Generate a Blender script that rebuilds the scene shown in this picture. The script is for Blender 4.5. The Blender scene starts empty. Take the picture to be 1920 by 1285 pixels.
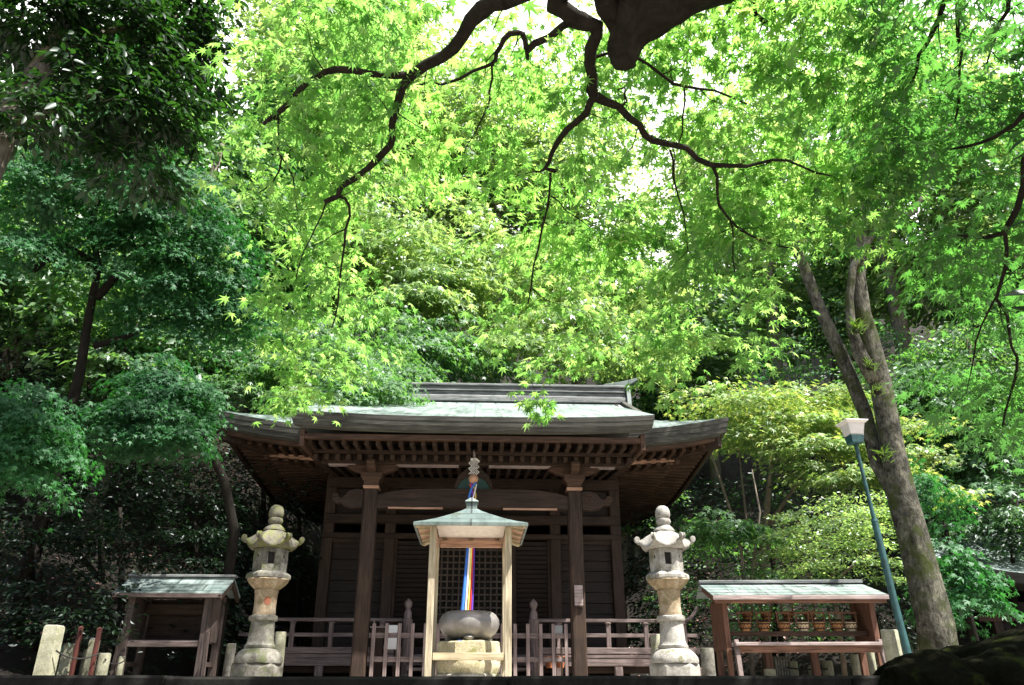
import bpy, math, random
import numpy as np
from mathutils import Vector, Matrix, noise as mnoise

# ------------------------------------------------------------------ camera, sky, sun, exposure
S = bpy.context.scene
PITCH = math.radians(24.2)
FPX = 1462.0
CAM = Vector((0.0, 0.0, -0.073))
cd = bpy.data.cameras.new('camera'); cam = bpy.data.objects.new('camera', cd)
S.collection.objects.link(cam); S.camera = cam
cam.location = CAM; cam.rotation_euler = (math.pi/2 + PITCH, 0, 0)
cd.sensor_width = 36.0; cd.lens = FPX/1920*36.0; cd.clip_start = 0.05; cd.clip_end = 2000

SUN_DIR = Vector((0.40, -0.26, 0.87)).normalized()          # towards the sun
W = bpy.data.worlds.new('World'); S.world = W; W.use_nodes = True
wn = W.node_tree.nodes; wl = W.node_tree.links
sky = wn.new('ShaderNodeTexSky'); sky.sky_type = 'NISHITA'; sky.sun_disc = False
sky.sun_elevation = math.asin(SUN_DIR.z)
sky.sun_rotation = math.atan2(SUN_DIR.x, SUN_DIR.y)
sky.air_density = 1.0; sky.dust_density = 3.0; sky.ozone_density = 1.0
wn['Background'].inputs['Strength'].default_value = 0.065
# bright broken cloud over the valley, thickest ahead
wtc = wn.new('ShaderNodeTexCoord'); wno = wn.new('ShaderNodeTexNoise'); wno.inputs['Scale'].default_value = 2.2; wno.inputs['Detail'].default_value = 6
wl.new(wtc.outputs['Generated'], wno.inputs[0])
wdot = wn.new('ShaderNodeVectorMath'); wdot.operation = 'DOT_PRODUCT'; wdot.inputs[1].default_value = Vector((.05, .80, .60)).normalized()
wl.new(wtc.outputs['Generated'], wdot.inputs[0])
wad = wn.new('ShaderNodeMath'); wad.operation = 'MULTIPLY_ADD'; wad.inputs[1].default_value = .75; wl.new(wdot.outputs['Value'], wad.inputs[0]); wl.new(wno.outputs[0], wad.inputs[2])
wmr = wn.new('ShaderNodeMapRange'); wmr.inputs['From Min'].default_value = .88; wmr.inputs['From Max'].default_value = 1.12; wl.new(wad.outputs[0], wmr.inputs['Value'])
wmx = wn.new('ShaderNodeMix'); wmx.data_type = 'RGBA'; wl.new(wmr.outputs[0], wmx.inputs[0]); wl.new(sky.outputs[0], wmx.inputs[6]); wmx.inputs[7].default_value = (14.0, 14.0, 13.6, 1)
wl.new(wmx.outputs[2], wn['Background'].inputs['Color'])
sd = bpy.data.lights.new('sun', 'SUN'); sd.energy = 5.0; sd.angle = math.radians(0.5); sd.color = (1.0, 0.95, 0.86)
sun = bpy.data.objects.new('sun', sd); S.collection.objects.link(sun)
sun.rotation_euler = (-SUN_DIR).to_track_quat('-Z', 'Y').to_euler()
S.view_settings.view_transform = 'Standard'; S.view_settings.look = 'None'
S.view_settings.exposure = 1.68; S.view_settings.gamma = 1.0; S.view_settings.use_curve_mapping = False
S.render.engine = 'CYCLES'
S.cycles.max_bounces = 8; S.cycles.diffuse_bounces = 4; S.cycles.glossy_bounces = 2
S.cycles.transmission_bounces = 6; S.cycles.transparent_max_bounces = 8
S.cycles.caustics_reflective = False; S.cycles.caustics_refractive = False
S.cycles.use_denoising = True
S.cycles.sample_clamp_indirect = 6.0

# ------------------------------------------------------------------ helpers
rnd = random.Random(7)
COL = S.collection
YAW = math.radians(2.6)
ct, st_ = math.cos(PITCH), math.sin(PITCH)

def ray(u, v):
    du = (u-960)/FPX; dv = (642.5-v)/FPX
    return Vector((du, ct - dv*st_, st_ + dv*ct))
def P(u, v, Y):
    d = ray(u, v); return CAM + d*(Y/d.y)
def PD(u, v, dist):
    d = ray(u, v).normalized(); return CAM + d*dist
def axis_x(Y): return -0.06 - 0.0455*Y

class MB:
    def __init__(s): s.v = []; s.f = []
    def add(s, vs, fs):
        o = len(s.v); s.v += [tuple(x) for x in vs]; s.f += [tuple(i+o for i in f) for f in fs]; return s
    def box(s, c, d, rot=None):
        x, y, z = d[0]/2, d[1]/2, d[2]/2
        vs = [Vector(p) for p in ((-x,-y,-z),(x,-y,-z),(x,y,-z),(-x,y,-z),(-x,-y,z),(x,-y,z),(x,y,z),(-x,y,z))]
        if rot is not None: vs = [rot @ p for p in vs]
        c = Vector(c)
        return s.add([p+c for p in vs], [(0,3,2,1),(4,5,6,7),(0,1,5,4),(1,2,6,5),(2,3,7,6),(3,0,4,7)])
    def bar(s, a, b, w, h):
        a, b = Vector(a), Vector(b); d = b-a; L = d.length; d.normalize()
        up = Vector((0,0,1)) if abs(d.z) < 0.95 else Vector((0,1,0))
        sx = d.cross(up).normalized(); uz = sx.cross(d)
        R = Matrix((sx, d, uz)).transposed()
        return s.box((a+b)/2, (w, L, h), R)
    def tube(s, pts, rad, n=8, cap=True, wob=0.0, r_=None):
        pts = [Vector(p) for p in pts]; m = len(pts)
        if not hasattr(rad, '__len__'): rad = [rad]*m
        t0 = (pts[1]-pts[0]).normalized()
        ref = Vector((1,0,0)) if abs(t0.x) < 0.8 else Vector((0,1,0))
        o = len(s.v)
        for i, p in enumerate(pts):
            t = (pts[min(i+1,m-1)]-pts[max(i-1,0)])
            t = t.normalized() if t.length > 1e-9 else t0
            a = (ref - t*ref.dot(t)).normalized(); b = t.cross(a); ref = a
            for k in range(n):
                th = 2*math.pi*k/n
                rr = rad[i]*(1 + (wob*math.sin(3*th+i*.7+p.z*2)+ wob*.7*math.sin(5*th-i*.9) if wob else 0))
                q = p + (a*math.cos(th)+b*math.sin(th))*rr
                s.v.append(tuple(q))
        for i in range(m-1):
            for k in range(n):
                k2 = (k+1) % n
                s.f.append((o+i*n+k, o+i*n+k2, o+(i+1)*n+k2, o+(i+1)*n+k))
        if cap:
            s.f.append(tuple(o+k for k in reversed(range(n)))); s.f.append(tuple(o+(m-1)*n+k for k in range(n)))
        return s
    def lathe(s, prof, n=24, c=(0,0,0), ph=0.0, sq=None):
        o = len(s.v); m = len(prof)
        for r, z in prof:
            for k in range(n):
                th = 2*math.pi*k/n + ph
                s.v.append((c[0]+r*math.cos(th), c[1]+r*math.sin(th), c[2]+z))
        for i in range(m-1):
            for k in range(n):
                k2 = (k+1) % n
                s.f.append((o+i*n+k, o+i*n+k2, o+(i+1)*n+k2, o+(i+1)*n+k))
        s.f.append(tuple(o+k for k in reversed(range(n)))); s.f.append(tuple(o+(m-1)*n+k for k in range(n)))
        return s
    def prism(s, poly, a, b, axis='y'):
        n = len(poly)
        mk = {'y': lambda p, t: (p[0], t, p[1]), 'x': lambda p, t: (t, p[0], p[1]), 'z': lambda p, t: (p[0], p[1], t)}[axis]
        vs = [mk(p, a) for p in poly] + [mk(p, b) for p in poly]
        fs = [tuple(range(n)), tuple(reversed(range(n, 2*n)))] + [(i, i+n, (i+1) % n+n, (i+1) % n) for i in range(n)]
        return s.add(vs, fs)
    def build(s, name, mat, parent=None, bevel=0.0, smooth=False, loc=None, rotz=0.0):
        me = bpy.data.meshes.new(name); me.from_pydata(s.v, [], s.f); me.update()
        import bmesh
        bm = bmesh.new(); bm.from_mesh(me); bmesh.ops.recalc_face_normals(bm, faces=bm.faces); bm.to_mesh(me); bm.free()
        if smooth:
            me.polygons.foreach_set('use_smooth', [True]*len(me.polygons))
            if smooth != 'all': me.set_sharp_from_angle(angle=math.radians(40))
        if mat.name.split('.')[0] in ('pale_granite','ochre_granite','lichen_granite','mossy_granite','yellowish_pedestal','green_grey_bollard'):
            for v in me.vertices:
                q = v.co*6.0 + Vector((len(s.v)*.37, 0, len(s.f)*.11))
                v.co += Vector((mnoise.noise(q), mnoise.noise(q+Vector((9,0,0))), mnoise.noise(q+Vector((0,9,0)))))*.009
        me.materials.append(mat)
        o = bpy.data.objects.new(name, me); COL.objects.link(o)
        if parent is not None: o.parent = parent
        if loc is not None: o.location = loc
        if rotz: o.rotation_euler = (0,0,rotz)
        if bevel:
            b = o.modifiers.new('bevel', 'BEVEL'); b.width = bevel; b.segments = 1; b.limit_method = 'ANGLE'; b.angle_limit = math.radians(45)
        return o

def tag(o, label, cat, group=None):
    o['label'] = label; o['category'] = cat
    if group: o['group'] = group
    return o
def thing(name, label, cat, loc=(0,0,0), rotz=0.0, group=None):
    o = bpy.data.objects.new(name, None); COL.objects.link(o); o.location = loc; o.rotation_euler = (0,0,rotz)
    o.empty_display_size = .2
    return tag(o, label, cat, group)
def kind(o, k): o['kind'] = k; return o
def copy_tree(o, parent=None):
    c = o.copy(); COL.objects.link(c)
    if parent is not None: c.parent = parent
    for ch in [x for x in S.objects if x.parent == o]: copy_tree(ch, c)
    return c

# ------------------------------------------------------------------ materials
def new_mat(name):
    m = bpy.data.materials.new(name); m.use_nodes = True
    n = m.node_tree.nodes; l = m.node_tree.links
    return m, n, l, n['Principled BSDF']
def ramp(n, stops):
    r = n.new('ShaderNodeValToRGB'); e = r.color_ramp.elements
    while len(e) > 1: e.remove(e[-1])
    e[0].position = stops[0][0]; e[0].color = (*stops[0][1], 1)
    for p, c in stops[1:]:
        x = e.new(p); x.color = (*c, 1)
    return r
def noise(n, l, scale, detail=5, stretch=None, coord='Object', rough=.6, dist=0.0):
    tc = n.new('ShaderNodeTexCoord'); t = n.new('ShaderNodeTexNoise')
    t.inputs['Scale'].default_value = scale; t.inputs['Detail'].default_value = detail
    t.inputs['Roughness'].default_value = rough; t.inputs['Distortion'].default_value = dist
    if stretch:
        mp = n.new('ShaderNodeMapping'); mp.inputs['Scale'].default_value = stretch
        l.new(tc.outputs[coord], mp.inputs[0]); l.new(mp.outputs[0], t.inputs[0])
    else: l.new(tc.outputs[coord], t.inputs[0])
    return t
def bump(n, l, src, b, strength=.3, dist=.02):
    k = n.new('ShaderNodeBump'); k.inputs['Strength'].default_value = strength; k.inputs['Distance'].default_value = dist
    l.new(src, k.inputs['Height']); l.new(k.outputs[0], b.inputs['Normal'])
def mixc(n, l, fac, a, b, mode='MIX'):
    m = n.new('ShaderNodeMix'); m.data_type = 'RGBA'; m.blend_type = mode
    if hasattr(fac, 'links'): l.new(fac, m.inputs[0])
    else: m.inputs[0].default_value = fac
    for i, x in ((6, a), (7, b)):
        if hasattr(x, 'links'): l.new(x, m.inputs[i])
        else: m.inputs[i].default_value = (*x, 1)
    return m.outputs[2]
def wood(name, dark, light, grain=(6,6,60), rough=.7, stain=.35, axis='x'):
    m, n, l, b = new_mat(name)
    g = {'x': (2.5,40,40), 'z': (40,40,2.5), 'y': (40,2.5,40)}[axis]
    t = noise(n, l, 1.0, 6, g, dist=.6)
    r = ramp(n, [(.34, tuple(x*.75 for x in dark)), (.5, tuple((a+b)/2 for a, b in zip(dark, light))), (.68, tuple(x*1.12 for x in light))]); l.new(t.outputs[0], r.inputs[0])
    t2 = noise(n, l, 2.3, 6)
    r2 = ramp(n, [(.35, (1-stain,)*3), (.7, (1.1,)*3)]); l.new(t2.outputs[0], r2.inputs[0])
    c = mixc(n, l, 1.0, r.outputs[0], r2.outputs[0], 'MULTIPLY')
    l.new(c, b.inputs['Base Color']); b.inputs['Roughness'].default_value = rough
    b.inputs['Specular IOR Level'].default_value = .3
    bump(n, l, t.outputs[0], b, .35, .006)
    return m
def stone(name, cols, moss=None, scale=9, bumpd=.02, rough=.9):
    m, n, l, b = new_mat(name)
    t = noise(n, l, scale, 8, rough=.7); r = ramp(n, cols); l.new(t.outputs[0], r.inputs[0])
    c = r.outputs[0]
    f = noise(n, l, 60, 4); rf = ramp(n, [(.35, (.7,)*3), (.65, (1.12,)*3)]); l.new(f.outputs[0], rf.inputs[0])
    c = mixc(n, l, 1.0, c, rf.outputs[0], 'MULTIPLY')
    if moss:
        t3 = noise(n, l, 4.5, 6, rough=.65); r3 = ramp(n, [(moss[1], (0,)*3), (moss[1]+.1, (1,)*3)]); l.new(t3.outputs[0], r3.inputs[0])
        c = mixc(n, l, r3.outputs[0], c, moss[0])
    l.new(c, b.inputs['Base Color']); b.inputs['Roughness'].default_value = rough
    b.inputs['Specular IOR Level'].default_value = .2 if 'moss' not in name else .02
    bump(n, l, t.outputs[0], b, .6, bumpd)
    return m
def metal_roof(name, a, c, seam=(1.0,9.0), rough=.5):
    m, n, l, b = new_mat(name)
    t = noise(n, l, 2.2, 6); r = ramp(n, [(.3, a), (.7, c)]); l.new(t.outputs[0], r.inputs[0])
    tc = n.new('ShaderNodeTexCoord'); br = n.new('ShaderNodeTexBrick')
    br.inputs['Scale'].default_value = 1.0; br.inputs['Mortar Size'].default_value = .012
    br.inputs['Brick Width'].default_value = .9; br.inputs['Row Height'].default_value = .22
    br.inputs['Color1'].default_value = (1,1,1,1); br.inputs['Color2'].default_value = (.68,.72,.72,1); br.inputs['Mortar'].default_value = (.28,.28,.28,1)
    l.new(tc.outputs['Object'], br.inputs[0])
    col = mixc(n, l, 1.0, r.outputs[0], br.outputs[0], 'MULTIPLY')
    ts = noise(n, l, 1.0, 7, (7,.8,1.0), rough=.7); rs = ramp(n, [(.36, (.45,.47,.46)), (.52, (1,)*3), (.7, (1.15,)*3)]); l.new(ts.outputs[0], rs.inputs[0]); col = mixc(n, l, 1.0, col, rs.outputs[0], 'MULTIPLY')
    tm = noise(n, l, 5.0, 6); rm = ramp(n, [(.60, (0,)*3), (.68, (1,)*3)]); l.new(tm.outputs[0], rm.inputs[0]); col = mixc(n, l, rm.outputs[0], col, (.05,.06,.035))
    l.new(col, b.inputs['Base Color']); b.inputs['Roughness'].default_value = rough; b.inputs['Metallic'].default_value = .15
    bump(n, l, br.outputs['Fac'], b, .4, -.006)
    return m
def flat(name, col, rough=.6, metallic=0.0, var=.15, scale=14):
    m, n, l, b = new_mat(name)
    t = noise(n, l, scale, 5); r = ramp(n, [(.3, tuple(x*(1-var) for x in col)), (.7, tuple(min(1, x*(1+var)) for x in col))])
    l.new(t.outputs[0], r.inputs[0]); l.new(r.outputs[0], b.inputs['Base Color'])
    b.inputs['Roughness'].default_value = rough; b.inputs['Metallic'].default_value = metallic
    return m
def leaf(name, cols, trans_gain=(2.2,2.0,1.0), tfac=.5, gloss=.08, grough=.35):
    m, n, l, b = new_mat(name)
    n.remove(b); out = n['Material Output']
    g = n.new('ShaderNodeNewGeometry')
    r = ramp(n, [(i/(len(cols)-1), c) for i, c in enumerate(cols)]); l.new(g.outputs['Random Per Island'], r.inputs[0])
    big = noise(n, l, .9, 3, coord='Object'); rb = ramp(n, [(.3, (.72,.76,.85)), (.7, (1.2,1.15,1.0))]); l.new(big.outputs[0], rb.inputs[0])
    col = mixc(n, l, 1.0, r.outputs[0], rb.outputs[0], 'MULTIPLY')
    tcol = mixc(n, l, 1.0, col, trans_gain, 'MULTIPLY')
    d = n.new('ShaderNodeBsdfDiffuse'); l.new(col, d.inputs[0])
    t = n.new('ShaderNodeBsdfTranslucent'); l.new(tcol, t.inputs[0])
    mx = n.new('ShaderNodeMixShader'); mx.inputs[0].default_value = tfac
    l.new(d.outputs[0], mx.inputs[1]); l.new(t.outputs[0], mx.inputs[2])
    gl = n.new('ShaderNodeBsdfGlossy'); gl.inputs['Roughness'].default_value = grough; gl.inputs[0].default_value = (.9,.95,1,1)
    m2 = n.new('ShaderNodeMixShader'); m2.inputs[0].default_value = gloss
    l.new(mx.outputs[0], m2.inputs[1]); l.new(gl.outputs[0], m2.inputs[2]); l.new(m2.outputs[0], out.inputs[0])
    return m
def bark(name, dark, light, moss=None, scale=1.0):
    m, n, l, b = new_mat(name)
    t = noise(n, l, 1.0*scale, 8, (14,14,5), dist=.8, rough=.7); r = ramp(n, [(.32, dark), (.68, light)]); l.new(t.outputs[0], r.inputs[0])
    c = r.outputs[0]
    if 'mottled' in name:
        tb = noise(n, l, 3.2, 7, rough=.75, dist=.5); rb = ramp(n, [(.38, (.28,)*3), (.50, (.9,)*3), (.64, (1.7,1.7,1.6))]); l.new(tb.outputs[0], rb.inputs[0]); c = mixc(n, l, 1.0, c, rb.outputs[0], 'MULTIPLY')
    if moss:
        t3 = noise(n, l, 2.6, 5); r3 = ramp(n, [(.5, (0,)*3), (.62, (1,)*3)]); l.new(t3.outputs[0], r3.inputs[0])
        c = mixc(n, l, r3.outputs[0], c, moss)
    l.new(c, b.inputs['Base Color']); b.inputs['Roughness'].default_value = .95; b.inputs['Specular IOR Level'].default_value = .15
    bump(n, l, t.outputs[0], b, 1.0, .04)
    return m

M = {}
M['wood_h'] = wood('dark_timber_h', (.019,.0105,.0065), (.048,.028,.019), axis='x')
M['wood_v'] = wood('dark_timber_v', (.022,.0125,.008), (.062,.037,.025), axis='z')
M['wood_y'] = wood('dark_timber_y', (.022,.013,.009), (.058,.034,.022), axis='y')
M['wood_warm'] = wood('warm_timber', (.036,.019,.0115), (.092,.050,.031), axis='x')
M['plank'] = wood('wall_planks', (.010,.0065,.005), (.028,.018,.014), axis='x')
M['fence'] = wood('grey_brown_fence', (.14,.105,.10), (.27,.21,.20), axis='z')
M['fence_h'] = wood('grey_brown_fence_h', (.12,.09,.085), (.25,.195,.185), axis='x')
M['stand_wood'] = wood('stand_timber', (.055,.040,.036), (.15,.115,.105), axis='z')
M['stand_wood_h'] = wood('stand_timber_h', (.08,.06,.055), (.20,.155,.145), axis='x')
M['lattice'] = wood('lattice_timber', (.055,.040,.032), (.12,.09,.072), axis='z')
M['pale_post'] = wood('pale_weathered_post', (.30,.25,.17), (.52,.46,.34), axis='z', stain=.3)
M['pale_rail'] = wood('pale_weathered_rail', (.30,.24,.15), (.55,.46,.30), axis='x', stain=.3)
M['pink_wood'] = wood('pinkish_cedar', (.30,.17,.115), (.50,.31,.22), axis='x', stain=.2)
M['red_wood'] = wood('reddish_cedar', (.09,.042,.028), (.22,.11,.07), axis='z', stain=.3)
M['red_wood_h'] = wood('reddish_cedar_h', (.10,.05,.032), (.25,.13,.085), axis='x', stain=.3)
M['bench'] = wood('grey_bench', (.25,.19,.18), (.42,.35,.34), axis='x', stain=.3)
M['eave'] = wood('layered_eave', (.036,.036,.031), (.085,.085,.073), axis='x', rough=.85, stain=.3)
M['copper'] = metal_roof('weathered_copper', (.165,.225,.22), (.31,.365,.36))
M['copper_mid'] = metal_roof('grey_green_copper', (.085,.125,.125), (.17,.22,.22))
M['copper_dark'] = metal_roof('dark_copper', (.10,.13,.12), (.22,.26,.25))
M['ridge'] = wood('grey_ridge', (.10,.11,.11), (.26,.27,.27), axis='x', rough=.6)
M['white_board'] = flat('white_board', (.72,.66,.60), .8)
M['granite'] = stone('pale_granite', [(.30,(.08,.076,.066)),(.48,(.30,.29,.265)),(.75,(.47,.46,.43))], ((.15,.15,.085), .57), scale=5)
M['granite_ochre'] = stone('ochre_granite', [(.30,(.11,.08,.05)),(.5,(.28,.22,.145)),(.75,(.42,.38,.30))], ((.17,.15,.08), .56), scale=6)
M['granite_dark'] = stone('lichen_granite', [(.30,(.04,.037,.03)),(.5,(.15,.145,.125)),(.75,(.30,.29,.26))], ((.10,.11,.06), .52), scale=7)
M['granite_moss'] = stone('mossy_granite', [(.3,(.06,.055,.045)),(.55,(.17,.16,.13)),(.75,(.32,.31,.27))], ((.12,.13,.05), .46), scale=9)
M['red_stain'] = flat('red_stain', (.24,.085,.045), .9)
M['ped_stone'] = stone('yellowish_pedestal', [(.28,(.22,.19,.10)),(.5,(.40,.36,.24)),(.75,(.52,.49,.38))], ((.20,.20,.08), .55), scale=5)
M['bronze'] = flat('dull_bronze_bowl', (.20,.19,.185), .40, .3, .3, 6)
M['edge'] = stone('shade_dark_edge', [(.3,(.006,.0055,.005)),(.7,(.014,.013,.011))], None, 6)  # canopy shade put into the stone colour, near black
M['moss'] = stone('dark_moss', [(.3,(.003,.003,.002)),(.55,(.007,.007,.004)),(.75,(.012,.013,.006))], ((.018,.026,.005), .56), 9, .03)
M['gravel'] = stone('gravel', [(.3,(.22,.195,.165)),(.55,(.33,.30,.26)),(.75,(.42,.38,.33))], None, 40, .01)
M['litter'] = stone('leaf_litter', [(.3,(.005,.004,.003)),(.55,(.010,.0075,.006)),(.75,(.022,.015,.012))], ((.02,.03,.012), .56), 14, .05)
M['bollard'] = stone('green_grey_bollard', [(.3,(.16,.16,.11)),(.55,(.30,.30,.22)),(.75,(.40,.40,.32))], ((.16,.17,.07), .55), 8, .01)
M['red_pole'] = wood('dark_red_pole', (.05,.014,.012), (.12,.035,.028), axis='z')
M['lamp_teal'] = flat('teal_paint', (.012,.058,.062), .55, 0, .5, 9)
M['lamp_white'] = flat('frosted_lamp', (.62,.60,.58), .5, 0, .08)
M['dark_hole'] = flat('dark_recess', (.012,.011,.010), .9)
M['black'] = flat('black_rope', (.015,.014,.013), .9)
M['white_paper'] = flat('white_paper', (.78,.77,.74), .8, 0, .05)
M['paper_grey'] = flat('grey_notice', (.42,.43,.43), .8, 0, .12)
M['terracotta'] = flat('orange_pot', (.36,.12,.05), .7)
M['teal_board'] = flat('dark_teal_board', (.02,.055,.05), .8)
M['blue'] = flat('blue_cloth', (.03,.15,.55), .7); M['yellow'] = flat('yellow_cloth', (.75,.62,.16), .7)
M['red'] = flat('red_cloth', (.60,.035,.03), .7); M['purple'] = flat('purple_cloth', (.10,.03,.35), .7)
M['ball_wood'] = flat('bell_ball', (.40,.22,.13), .6)
M['pail'] = wood('pail_wood', (.30,.13,.045), (.58,.31,.13), axis='z', stain=.45)
M['pail_pale'] = wood('pail_pale', (.62,.47,.28), (.82,.70,.50), axis='z', stain=.3)
M['mark'] = flat('dark_mark', (.04,.02,.015), .9)
M['bark'] = bark('maple_bark', (.012,.010,.008), (.035,.030,.024))
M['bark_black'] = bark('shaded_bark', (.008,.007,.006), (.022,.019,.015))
M['bark_grey'] = bark('grey_bark', (.06,.053,.044), (.20,.18,.15), (.075,.085,.035))
M['bark_trunk'] = bark('mottled_trunk_bark', (.018,.0175,.013), (.165,.160,.130), (.045,.058,.018), 1.6)
M['bark_pale'] = bark('pale_bark', (.12,.10,.08), (.30,.26,.21))
M['bark_thin'] = bark('thin_bark', (.10,.08,.06), (.26,.21,.16))
YG = (3.2, 3.0, .9)
M['l_maple'] = leaf('bright_maple_leaf', [(.038,.110,.018),(.066,.160,.028),(.086,.182,.038),(.132,.222,.066)], (3.7,3.3,3.1), .72, .035, .45)
M['l_maple_r'] = leaf('deep_maple_leaf', [(.038,.112,.022),(.050,.142,.028),(.062,.160,.034)], (2.0,2.2,1.7), .58, .04, .45)
M['l_teal'] = leaf('teal_maple_leaf', [(.020,.090,.029),(.034,.122,.042),(.054,.162,.060)], (1.3,1.9,.8), .38, .022, .55)
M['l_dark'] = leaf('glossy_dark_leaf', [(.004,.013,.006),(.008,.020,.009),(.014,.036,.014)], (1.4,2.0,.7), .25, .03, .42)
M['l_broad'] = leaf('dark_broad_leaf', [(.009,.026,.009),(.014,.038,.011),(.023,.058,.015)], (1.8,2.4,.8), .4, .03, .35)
M['l_yellow'] = leaf('yellow_maple_leaf', [(.10,.22,.06),(.20,.33,.11),(.42,.49,.28)], (1.6,1.5,.6), .4, .05, .5)
M['l_lime'] = leaf('lime_leaf', [(.10,.21,.05),(.16,.29,.08),(.24,.36,.14)], (2.3,2.0,1.6), .58, .08, .4)
M['l_green'] = leaf('mid_green_leaf', [(.045,.13,.045),(.07,.17,.06),(.11,.215,.08)], (2.0,2.1,1.0), .5, .05, .5)
M['l_forest'] = leaf('forest_leaf', [(.06,.15,.05),(.085,.19,.065),(.115,.22,.08)], (2.2,2.1,1.2), .55, .05, .5)
M['l_fern'] = leaf('fern_leaf', [(.05,.11,.022),(.09,.16,.035)], (1.6,1.6,.7), .4, .06)
M['l_red'] = leaf('red_brown_leaf', [(.18,.05,.025),(.26,.07,.03)], (1.5,1.2,.8), .35, .05)
M['l_litter'] = leaf('dry_leaf', [(.20,.11,.095),(.30,.16,.14),(.12,.065,.05)], (1,1,1), .1, .06)

# ------------------------------------------------------------------ leaf meshes
def maple_template(lobes, notch=.36):
    tips = lobes; pts = [(0, -.08, 0)]
    angs = [math.radians(a) for a, _ in tips]; out = []
    for i, (a, r) in enumerate(tips):
        th = math.radians(a); out.append((r*math.sin(th), r*math.cos(th), -.30*r*r))
        if i < len(tips)-1:
            b = math.radians((a+tips[i+1][0])/2); rr = notch*(r+tips[i+1][1])/2
            out.append((rr*math.sin(b), rr*math.cos(b), -.02))
    pts = [(0, .04, .0)] + out + [(0, -.10, 0)]
    n = len(out); F = [(0, i, i+1) for i in range(1, n)] + [(0, n, n+1), (0, n+1, 1)]
    return np.array(pts, float), np.array(F, int)
T_MAPLE = maple_template([(-128,.45),(-82,.80),(-40,.97),(0,1.08),(40,.97),(82,.80),(128,.45)])
T_MAPLE5 = maple_template([(-105,.62),(-52,.95),(0,1.05),(52,.95),(105,.62)], .40)
T_OVAL = (np.array([(0,0,0),(.17,.30,.04),(.19,.62,.03),(0,1.05,-.10),(-.19,.62,.03),(-.17,.30,.04),(0,.5,-.02)], float),
          np.array([(6,0,1),(6,1,2),(6,2,3),(6,3,4),(6,4,5),(6,5,0)], int))
T_RHOMB = (np.array([(0,-.5,0),(.30,.0,.05),(0,.6,-.08),(-.30,.0,.05)], float), np.array([(0,1,2),(0,2,3)], int))
T_BLADE = (np.array([(-.035,0,0),(.035,0,0),(.05,.5,.06),(-.05,.5,.06),(0,1.0,-.12)], float), np.array([(0,1,2),(0,2,3),(3,2,4)], int))

def nrmz(a): return a/np.maximum(np.linalg.norm(a, axis=1, keepdims=True), 1e-9)
def leaf_mesh(name, T, pos, tip, nrm, size, mat, parent=None, origin=(0,0,0)):
    V, F = T; N = len(pos); k = len(V); m = len(F)
    pos = pos - np.array(origin)
    d = nrmz(tip); n = nrm - (nrm*d).sum(1, keepdims=True)*d; n = nrmz(n); s = np.cross(d, n)
    sz = np.asarray(size).reshape(-1,1,1)
    vs = pos[:,None,:] + sz*(V[None,:,0:1]*s[:,None,:] + V[None,:,1:2]*d[:,None,:] + V[None,:,2:3]*n[:,None,:])
    vs = vs.reshape(-1,3).astype(np.float32)
    fs = (F[None,:,:] + (np.arange(N)*k)[:,None,None]).reshape(-1).astype(np.int32)
    me = bpy.data.meshes.new(name); me.vertices.add(N*k); me.vertices.foreach_set('co', vs.ravel())
    me.loops.add(N*m*3); me.loops.foreach_set('vertex_index', fs)
    me.polygons.add(N*m); me.polygons.foreach_set('loop_start', np.arange(0, N*m*3, 3, dtype=np.int32))
    me.update(calc_edges=True); me.validate()
    me.materials.append(mat)
    o = bpy.data.objects.new(name, me); COL.objects.link(o)
    if parent is not None: o.parent = parent
    return o

class Skel:
    """branch nodes that new twigs attach to"""
    def __init__(s): s.p = np.zeros((0,3)); s.r = np.zeros(0); s.mb = MB()
    def branch(s, pts, rad, n=8, wob=0.06):
        s.mb.tube(pts, rad, n, wob=wob)
        pp = []; rr = []
        for i in range(len(pts)-1):
            a, b = Vector(pts[i]), Vector(pts[i+1]); L = (b-a).length; k = max(1, int(L/.12))
            for j in range(k):
                t = j/k; pp.append(tuple(a.lerp(b, t))); rr.append(rad[i]*(1-t)+rad[i+1]*t)
        pp.append(tuple(pts[-1])); rr.append(rad[-1])
        s.p = np.vstack([s.p, np.array(pp)]); s.r = np.concatenate([s.r, np.array(rr)])
    def grow(s, targets, rng, rmin=.002, rk=.006, sag=.1, n=4, jit=.06, maxlen=None):
        T = np.array(targets); done = np.zeros(len(T), bool)
        dist = np.full(len(T), 1e9); near = np.zeros(len(T), int)
        for i in range(len(T)):
            dd = np.linalg.norm(s.p - T[i], axis=1); near[i] = dd.argmin(); dist[i] = dd.min()
        dirs = np.zeros_like(T)
        for _ in range(len(T)):
            dm = np.where(done, 1e9, dist); i = int(dm.argmin()); done[i] = True
            a = s.p[near[i]]; b = T[i]; L = dist[i]; r0 = min(s.r[near[i]]*.8, rmin + rk*L); r0 = max(r0, rmin)
            K = max(2, min(6, int(L/.15)+1)); pts = []; rad = []
            j1 = rng.normal(0, jit*L, 3)
            for q in range(K+1):
                t = q/K; p = a*(1-t)+b*t; p = p + j1*math.sin(math.pi*t) + np.array([0,0,1])*sag*L*math.sin(math.pi*t) + (rng.normal(0, .02*L, 3) if 0 < q < K else 0)
                pts.append(tuple(p)); rad.append(r0*(1-t) + rmin*t)
            if maxlen is None or L < maxlen: s.mb.tube(pts, rad, n, cap=False)
            dirs[i] = b-a
            o = len(s.p); pp = np.array(pts[1:]); s.p = np.vstack([s.p, pp]); s.r = np.concatenate([s.r, np.array(rad[1:])])
            rem = np.where(~done)[0]
            if len(rem):
                d2 = np.linalg.norm(T[rem][:,None,:]-pp[None], axis=2); m = d2.min(1); am = d2.argmin(1)
                u = m < dist[rem]; dist[rem[u]] = m[u]; near[rem[u]] = o + am[u]
        return dirs

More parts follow.
